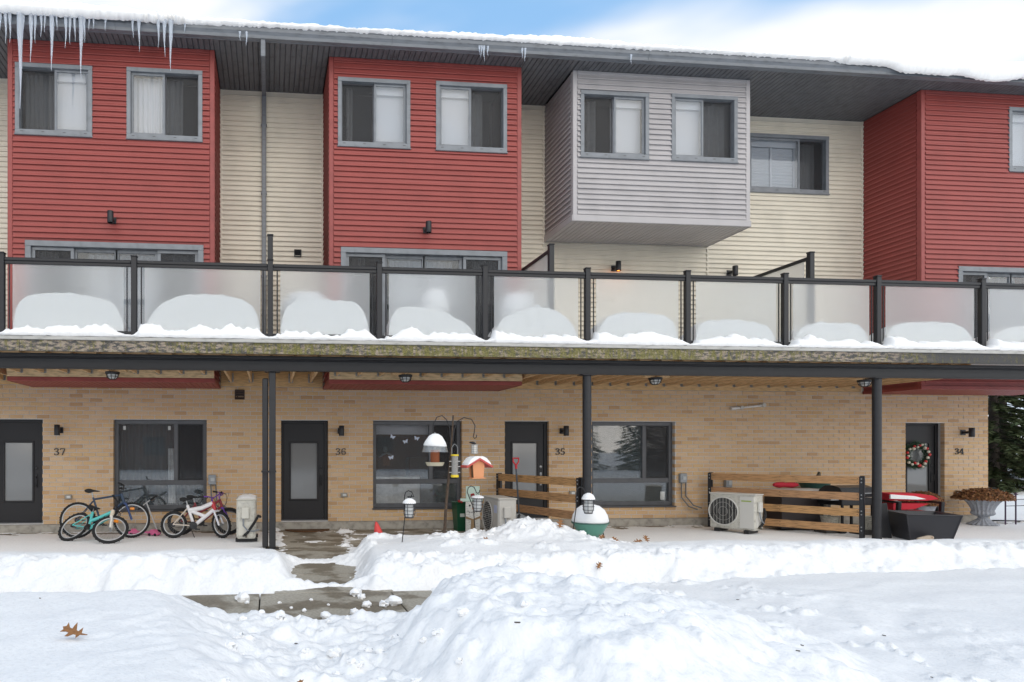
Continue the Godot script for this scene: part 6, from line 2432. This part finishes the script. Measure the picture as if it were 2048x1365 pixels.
	for sx in [-0.36, 0.36]:
		for sz in [-0.22, 0.22]:
			mb = MB.new()
			mb.cbox(V(sx - 0.02, 0.10, sz - 0.02), V(sx + 0.02, 0.56, sz + 0.02), 0.004)
			part(mb, "leg", M.black, t)
	for sx in [-0.36, 0.36]:
		mb = MB.new()
		mb.tube([V(sx - 0.0, 0.085, 0.20), V(sx, 0.085, 0.25)], 0.085, 18)
		part(mb, "wheel", M.rubber, t)
	for q in [[11.12, 1.52, 0.16, 0.22, "white bucket with yellow band behind the right fence", true], [11.62, 1.82, 0.12, 0.25, "pale bucket next to the steel post behind the right fence", false]]:
		var bk := thing("bucket", q[4], "bucket", V(q[0], 0.1, q[1]), 0.0, "buckets behind the fence")
		mb = MB.new()
		mb.lathe(Vector3.ZERO, [[0.0, 0.0], [q[2] * 0.85, 0.0], [q[2], q[3]], [q[2] + 0.01, q[3] + 0.01], [q[2] - 0.012, q[3]], [q[2] * 0.8, 0.02]], 22)
		part(mb, "pail", mat(lin(0.58, 0.55, 0.46), 0.6, ntex(0.05, [[0.0, 0.6], [0.5, 0.95], [1.0, 1.0]], 128, 24), V(4, 4, 4)), bk)
		if q[5]:
			mb = MB.new()
			mb.lathe(Vector3.ZERO, [[q[2] * 0.86 + 0.003, 0.02], [q[2] * 0.9 + 0.003, 0.075]], 22)
			part(mb, "yellow_band", plain(0.70, 0.66, 0.03, 0.5), bk)
		mb = MB.new()
		mb.cbox(V(-0.22, -0.1, -0.16), V(0.22, -0.002, 0.16), 0.006)
		part(mb, "plinth", plain(0.06, 0.055, 0.05, 0.7), bk)

func brush(parent: Node3D, at: Vector3, rx: float, ry: float, count: int, seed: int):
	# dried flower heads: many small crumpled petals over a dome
	var r := RandomNumberGenerator.new()
	r.seed = seed
	var mb := MB.new()
	for k in count:
		var w := r.randf() * TAU
		var u := r.randf()
		var el := asin(u)
		var s := r.randf_range(0.72, 1.06)
		var d := V(cos(w) * cos(el), sin(el), sin(w) * cos(el))
		var p := at + V(d.x * rx, d.y * ry, d.z * rx) * s
		var a := V(r.randf() - 0.5, r.randf() - 0.5, r.randf() - 0.5).normalized()
		var b := a.cross(d).normalized()
		var z := r.randf_range(0.018, 0.04)
		var g := r.randf_range(0.5, 1.5)
		mb.col = Color(g, g * r.randf_range(0.8, 1.15), g * r.randf_range(0.7, 1.2))
		var nn := (p + b * z * 0.6 - (p - a * z * 0.5)).cross(p + a * z - (p - a * z * 0.5)).normalized()
		mb.tri(p - a * z * 0.5, p + b * z * 0.6, p + a * z, nn, nn, nn)
		nn = (a * z * 1.5).cross(a * z * 0.5 - b * z * 0.6).normalized()
		mb.tri(p - a * z * 0.5, p + a * z, p - b * z * 0.6, nn, nn, nn)
	part(mb, "dried_heads", M.dry, parent)
	mb = MB.new()
	for k in 40:
		var w := r.randf() * TAU
		var q := r.randf_range(0.2, 0.95)
		mb.tube([at + V(cos(w) * 0.06, -0.06, sin(w) * 0.06), at + V(cos(w) * rx * q, ry * 0.7 * sqrt(1 - q * q) + 0.01, sin(w) * rx * q)], 0.003, 4, false)
	part(mb, "stems", M.bark, parent)

func right_end():
	# patio chair with red cushions
	var t := thing("patio_chair", "black patio chair with snowy red cushions right of the last steel post", "chair", V(12.55, 0.0, 1.75), -0.25)
	var mb := MB.new()
	mb.cbox(V(-0.32, 0.34, -0.34), V(0.40, 0.45, 0.30), 0.035)
	part(mb, "seat_cushion", plain(0.52, 0.012, 0.03, 0.7), t)
	mb = MB.new()
	mb.prism(PackedVector2Array([Vector2(-0.35, 0.61), Vector2(0.28, 0.61), Vector2(0.02, 0.50), Vector2(-0.35, 0.48)]), -0.25, 0.2)
	part(mb, "back_cushion", plain(0.52, 0.012, 0.03, 0.7), t)
	mb = MB.new()
	mb.prism(PackedVector2Array([Vector2(-0.42, 0.665), Vector2(0.22, 0.665), Vector2(0.44, 0.70), Vector2(0.34, 0.765), Vector2(0.12, 0.80), Vector2(-0.42, 0.80)]), -0.26, 0.2)
	part(mb, "head_cushion", plain(0.52, 0.012, 0.03, 0.7), t)
	mb = MB.new()
	mb.prism(PackedVector2Array([Vector2(-0.42, 0.70), Vector2(0.05, 0.69), Vector2(0.20, 0.70), Vector2(0.0, 0.755), Vector2(-0.42, 0.785)]), 0.19, 0.24)
	part(mb, "snow_cap", M.snow_fine, t)
	for sx in [-0.36, 0.38]:
		mb = MB.new()
		mb.prism(PackedVector2Array([Vector2(0, 0), Vector2(0.05, 0), Vector2(0.05, 0.62), Vector2(0, 0.62)]), -0.32, -0.27)
		mb.T = xf(V(sx, 0, 0.33), 0, 0.10)
		mb.cbox(V(-0.03, 0.0, -0.06), V(0.03, 0.66, 0.02), 0.006)
		mb.T = xf(V(sx, 0, 0))
		mb.cbox(V(-0.035, 0.62, -0.34), V(0.035, 0.66, 0.36), 0.008)
		mb.cbox(V(-0.03, 0.0, -0.36), V(0.03, 0.62, -0.30), 0.006)
		part(mb, "arm_frame", M.black, t)
	mb = MB.new()
	mb.cbox(V(-0.33, 0.28, -0.34), V(0.35, 0.335, 0.32), 0.008)
	part(mb, "seat_frame", plain(0.3, 0.29, 0.28, 0.5), t)
	# folded board by the post
	mb = MB.new()
	mb.T = xf(V(11.47, 0.0, 2.40), -0.3, 0, 0.13)
	mb.cbox(V(-0.09, 0.0, -0.015), V(0.09, 0.66, 0.015), 0.005)
	solo(mb, "leaning_board", M.black, "black narrow board leaning beside the last steel post", "board")
	# tapered square planter, a corner towards the viewer
	t = thing("planter", "large empty black tapered square planter in the snow", "planter", V(11.96, -0.01, 2.62), deg_to_rad(-22))
	mb = MB.new()
	var a := [V(-0.30, 0, 0.30), V(0.30, 0, 0.30), V(0.30, 0, -0.30), V(-0.30, 0, -0.30)]
	var b := [V(-0.41, 0.50, 0.41), V(0.41, 0.50, 0.41), V(0.41, 0.50, -0.41), V(-0.41, 0.50, -0.41)]
	var c := [V(-0.36, 0.50, 0.36), V(0.36, 0.50, 0.36), V(0.36, 0.50, -0.36), V(-0.36, 0.50, -0.36)]
	var d := [V(-0.33, 0.38, 0.33), V(0.33, 0.38, 0.33), V(0.33, 0.38, -0.33), V(-0.33, 0.38, -0.33)]
	for i in 4:
		var j := (i + 1) % 4
		mb.quad(a[i], a[j], b[j], b[i])
		mb.quad(b[i], b[j], c[j], c[i])
		mb.quad(c[i], c[j], d[j], d[i])
	mb.quad(a[3], a[2], a[1], a[0])
	part(mb, "pot", plain(0.028, 0.028, 0.033, 0.45), t)
	mb = MB.new()
	for i in 4:
		var j := (i + 1) % 4
		var p0: Vector3 = a[i].lerp(b[i], 0.03)
		mb.tube([a[i], b[i]], 0.012, 6)
		mb.tube([b[i], b[j]], 0.014, 6)
	part(mb, "edge_bead", plain(0.03, 0.03, 0.035, 0.4), t)
	mb = MB.new()
	mb.quad(V(-0.335, 0.40, 0.335), V(0.335, 0.40, 0.335), V(0.335, 0.40, -0.335), V(-0.335, 0.40, -0.335))
	part(mb, "snow_fill", M.snow_fine, t)
	# old shoe-like log piece
	t = thing("garden_clog", "worn beige garden shoe lying in the snow before the planter", "shoe", V(11.60, 0.03, 3.02), 0.15)
	mb = MB.new()
	mb.T = Transform3D(Basis().scaled(V(1, 0.75, 1)), V(0, 0.02, 0))
	mb.tube([V(-0.17, 0.0, 0), V(-0.13, 0.02, 0), V(-0.02, 0.03, 0), V(0.08, 0.05, 0), V(0.14, 0.05, 0), V(0.18, 0.03, 0)], [0.02, 0.05, 0.06, 0.062, 0.055, 0.025], 12)
	part(mb, "upper", plain(0.42, 0.34, 0.26, 0.8), t)
	mb = MB.new()
	mb.ring(V(0.09, 0.075, 0), Vector3.UP, 0.05, 0.012, 18, 6)
	part(mb, "collar", plain(0.28, 0.17, 0.11, 0.8), t)
	# low grey urn with dried hydrangea near door 34, and the fluted urn on the corner
	t = thing("low_urn", "grey pot of brown dried flowers in front of door 34", "potted plant", V(13.72, 0.0, 0.95), 0.0)
	mb = MB.new()
	mb.lathe(Vector3.ZERO, [[0.0, 0.0], [0.15, 0.0], [0.16, 0.05], [0.13, 0.1], [0.17, 0.25], [0.24, 0.46], [0.26, 0.48], [0.22, 0.47], [0.0, 0.45]], 22)
	part(mb, "pot", M.stone, t)
	brush(t, V(0, 0.50, 0), 0.37, 0.27, 2600, 141)
	t = thing("fluted_urn", "grey fluted pedestal urn of brown dried flowers at the brick corner", "potted plant", V(15.55, 0.02, 0.62), 0.0)
	mb = MB.new()
	# fluted goblet: lathe whose radius ripples around the axis
	var prof := [[0.26, 0.0], [0.25, 0.02], [0.16, 0.07], [0.09, 0.13], [0.08, 0.17], [0.12, 0.19], [0.17, 0.21], [0.20, 0.24], [0.19, 0.28], [0.18, 0.31], [0.21, 0.39], [0.26, 0.48], [0.32, 0.53], [0.335, 0.545], [0.29, 0.545], [0.24, 0.50]]
	var rings := []
	for k in 73:
		var w := TAU * k / 72.0
		var line := []
		for p in prof:
			var fl := 1.0 + 0.05 * cos(w * 18.0) * (1.0 if p[1] < 0.52 else 0.0)
			line.append(V(cos(w) * p[0] * fl, p[1], -sin(w) * p[0] * fl))
		rings.append(line)
	for k in 72:
		for i in prof.size() - 1:
			mb.quad(rings[k][i], rings[k + 1][i], rings[k + 1][i + 1], rings[k][i + 1])
	part(mb, "urn", M.stone, t)
	brush(t, V(0, 0.55, 0), 0.50, 0.24, 3200, 142)
	# low iron fence
	t = thing("iron_fence", "low dark purple iron garden fence at the right edge", "fence", V(16.10, 0.0, 0.62), 0.10)
	for k in 6:
		mb = MB.new()
		var x := k * 0.29
		mb.tube([V(x, -0.05, 0), V(x, 0.66, 0)], 0.014, 8)
		mb.lathe(V(x, 0.66, 0), [[0.0, -0.005], [0.028, 0.0], [0.03, 0.02], [0.012, 0.05], [0.0, 0.055]], 12)
		part(mb, "post", plain(0.05, 0.022, 0.055, 0.5), t)
	for y in [0.42, 0.56]:
		mb = MB.new()
		mb.tube([V(0, y, 0), V(1.45, y, 0)], 0.008, 6)
		part(mb, "rail", plain(0.03, 0.03, 0.035, 0.5), t)
	# wreath on door 34
	t = thing("door_wreath", "green wreath with red and cream baubles on door 34", "wreath", V(14.68, 1.53, -0.115), 0.0)
	var r := RandomNumberGenerator.new()
	r.seed = 151
	mb = MB.new()
	for k in 1500:
		var w := r.randf() * TAU
		var c0 := V(cos(w), sin(w), 0) * 0.24
		var o := V(r.randf() - 0.5, r.randf() - 0.5, r.randf() * 0.6).normalized()
		var p := c0 + o * r.randf_range(0.0, 0.07)
		var l := r.randf_range(0.05, 0.11)
		var sd := o.cross(V(r.randf() - 0.5, r.randf() - 0.5, 1)).normalized() * 0.008
		var g := r.randf_range(0.5, 1.3)
		mb.col = Color(g, g, g)
		var nn := (sd * 2.0).cross(o * l + sd).normalized()
		mb.tri(p - sd, p + sd, p + o * l, nn, nn, nn)
	part(mb, "greenery", plain(0.04, 0.09, 0.045, 0.8), t)
	for k in 22:
		var w := TAU * k / 22.0 + r.randf_range(-0.1, 0.1)
		var q := r.randf_range(0.18, 0.31)
		mb = MB.new()
		var s := r.randf_range(0.028, 0.042)
		mb.lathe(V(cos(w) * q, sin(w) * q, 0.07 + r.randf() * 0.03), [[0.0, -s], [s * 0.7, -s * 0.7], [s, 0.0], [s * 0.7, s * 0.7], [0.0, s]], 12)
		part(mb, "bauble", plain(0.55, 0.03, 0.03, 0.3) if k % 5 in [0, 2] else plain(0.62, 0.58, 0.46, 0.35), t)

# ------------------------------------------------------------------ leaves and lumps
func oak_leaf(s: float) -> PackedVector2Array:
	var pl := PackedVector2Array([Vector2(-0.62, -0.03), Vector2(-0.30, -0.05), Vector2(-0.22, -0.30), Vector2(-0.10, -0.10), Vector2(0.0, -0.12), Vector2(0.14, -0.42), Vector2(0.20, -0.30), Vector2(0.22, -0.12), Vector2(0.34, -0.13), Vector2(0.50, -0.30), Vector2(0.50, -0.12), Vector2(0.62, -0.03), Vector2(0.52, 0.08), Vector2(0.55, 0.26), Vector2(0.36, 0.12), Vector2(0.24, 0.12), Vector2(0.22, 0.40), Vector2(0.12, 0.34), Vector2(0.02, 0.12), Vector2(-0.10, 0.10), Vector2(-0.24, 0.30), Vector2(-0.28, 0.05), Vector2(-0.62, 0.0)])
	for i in pl.size():
		pl[i] *= s
	return pl

func leaves_and_lumps():
	# [x, z, size, turn, tilt, label]
	var L := [
		[-1.27, 9.39, 0.15, 2.75, 0.55, "large brown oak leaf lying on the left snow mound"],
		[0.98, 7.03, 0.09, 1.5, 1.2, "orange leaf standing upright at the pavement's edge"],
		[0.20, 9.70, 0.08, 1.9, 0.9, "small tan leaf in the trench below the pavement"],
		[0.62, 10.0, 0.07, 0.4, 0.2, "dark twig-like leaf in the churned snow between the mounds"],
		[3.05, 4.55, 0.10, 0.4, 0.4, "curled brown leaf on the bank below the feeder pole"],
		[4.42, 4.0, 0.16, 1.2, 1.0, "curled orange-brown leaf on top of the lumpy snow heap"],
		[4.85, 4.45, 0.12, 0.7, 0.3, "brown leaf on the heap left of the grill"],
		[5.02, 4.55, 0.10, 2.2, 0.5, "thin brown leaf on the heap below the grill"],
		[5.05, 3.75, 0.14, 2.9, 0.6, "tan leaf against the grill's leg"],
		[5.55, 4.2, 0.13, 0.2, 0.3, "dark leaf on the snow right of the grill"],
		[5.55, 4.45, 0.13, 1.4, 0.5, "pale dry leaf on the snow below the grill, to its right"],
		[4.15, 5.75, 0.11, 0.9, 0.8, "rust-red leaf at the foot of the bank, right of the big pile"]]
	for q in L:
		var mb := MB.new()
		var y := snow_h(q[0], q[1])
		mb.prism(oak_leaf(q[2]), -0.0015, 0.0015)
		# cup the leaf
		for i in mb.v.size():
			var p := mb.v[i]
			p.z += 0.7 * p.y * p.y / q[2] + 0.25 * p.x * p.x / q[2]
			mb.v[i] = p
		var o := solo(mb, "fallen_leaf", M.leaf, q[5], "leaf", "dry leaves on the snow")
		o.transform = Transform3D(Basis(V(1, 0, 0), -PI / 2 + 0.35 + 0.5 * q[4]) * Basis(V(0, 0, 1), q[3]), V(q[0], y + 0.012 + 0.42 * q[2] * sin(0.35 + 0.5 * q[4]), q[1]))
	# loose snow lumps
	var r := RandomNumberGenerator.new()
	r.seed = 161
	var n := fn(1.3, 162, 2)
	var shapes := []
	for k in 4:
		var mb := MB.new()
		var rows := 7
		var seg := 10
		var g := []
		for i in rows + 1:
			var line := []
			for j in seg + 1:
				var el := PI * i / rows - PI / 2
				var w := TAU * (j % seg) / seg
				var d := V(cos(el) * cos(w), sin(el), -cos(el) * sin(w))
				line.append(d * (1.0 + 0.45 * n.get_noise_3d(d.x + k * 5, d.y, d.z)) * V(1, 0.72, 0.85))
			g.append(line)
		for i in rows:
			for j in seg:
				mb.quad(g[i][j], g[i][j + 1], g[i + 1][j + 1], g[i + 1][j])
		shapes.append(mb.mesh())
	var spots := [[-0.30, 6.45, 0.085], [-0.36, 6.36, 0.03], [-0.25, 6.58, 0.03], [0.98, 6.30, 0.075], [1.02, 6.45, 0.05], [1.20, 6.85, 0.055], [1.33, 6.78, 0.085], [1.02, 6.85, 0.055], [0.10, 6.6, 0.02], [0.45, 6.5, 0.022], [-0.55, 7.1, 0.045], [0.35, 7.0, 0.03], [0.62, 6.75, 0.018], [0.22, 6.85, 0.02], [0.85, 7.15, 0.05], [0.05, 7.25, 0.05], [0.55, 7.3, 0.06]]
	var names := "chunk of snow fallen on the cleared pavement"
	for q in spots:
		var o := inst(shapes[r.randi() % 4], numbered("snow_chunk"), M.snow_lump, self, xf(V(q[0], maxf(snow_h(q[0], q[1]), -0.006) + q[2] * 0.45, q[1]), r.randf() * TAU) * Transform3D(Basis().scaled(Vector3.ONE * q[2]), Vector3.ZERO))
		tag(o, names, "snow chunk", "snow chunks on the pavement")
	var heap := []
	for k in 40:
		var x := r.randf_range(2.4, 5.6)
		var z := r.randf_range(2.9, 4.4) - 0.12 * (x - 2.4)
		heap.append([x, z, r.randf_range(0.025, 0.085)])
	for k in 36:
		var x := r.randf_range(-0.3, 1.3)
		heap.append([x, r.randf_range(7.45, 10.3), r.randf_range(0.015, 0.07)])
	for k in 8:
		heap.append([r.randf_range(1.3, 3.2), r.randf_range(7.8, 10.2), r.randf_range(0.02, 0.06)])
	for q in heap:
		var y := snow_h(q[0], q[1])
		if y < 0.05:
			continue
		var o := inst(shapes[r.randi() % 4], numbered("snow_lump"), M.snow_lump, self, xf(V(q[0], y + q[2] * 0.15, q[1]), r.randf() * TAU) * Transform3D(Basis().scaled(Vector3.ONE * q[2]), Vector3.ZERO))
		tag(o, "rounded lump of shovelled snow on the heaps", "snow lump", "shovelled snow lumps")
	# bits of bark and grit on the snow
	var bits := MB.new()
	for k in 26:
		var x := r.randf_range(-2.5, 5.5)
		var z := r.randf_range(6.0, 10.6)
		var y := snow_h(x, z)
		if y < 0.03:
			continue
		bits.T = xf(V(x, y + 0.004, z), r.randf() * TAU, r.randf_range(-0.4, 0.4))
		var s := r.randf_range(0.003, 0.010)
		bits.box(V(-s * 2.0, -0.003, -s * 0.5), V(s * 2.0, 0.003, s * 0.5))
	var bo := part(bits, "bark_litter", M.bark, self)
	bo.set_meta("kind", "stuff")
	bo.set_meta("label", "specks of bark and twig scattered over the snow")
	bo.set_meta("category", "litter")
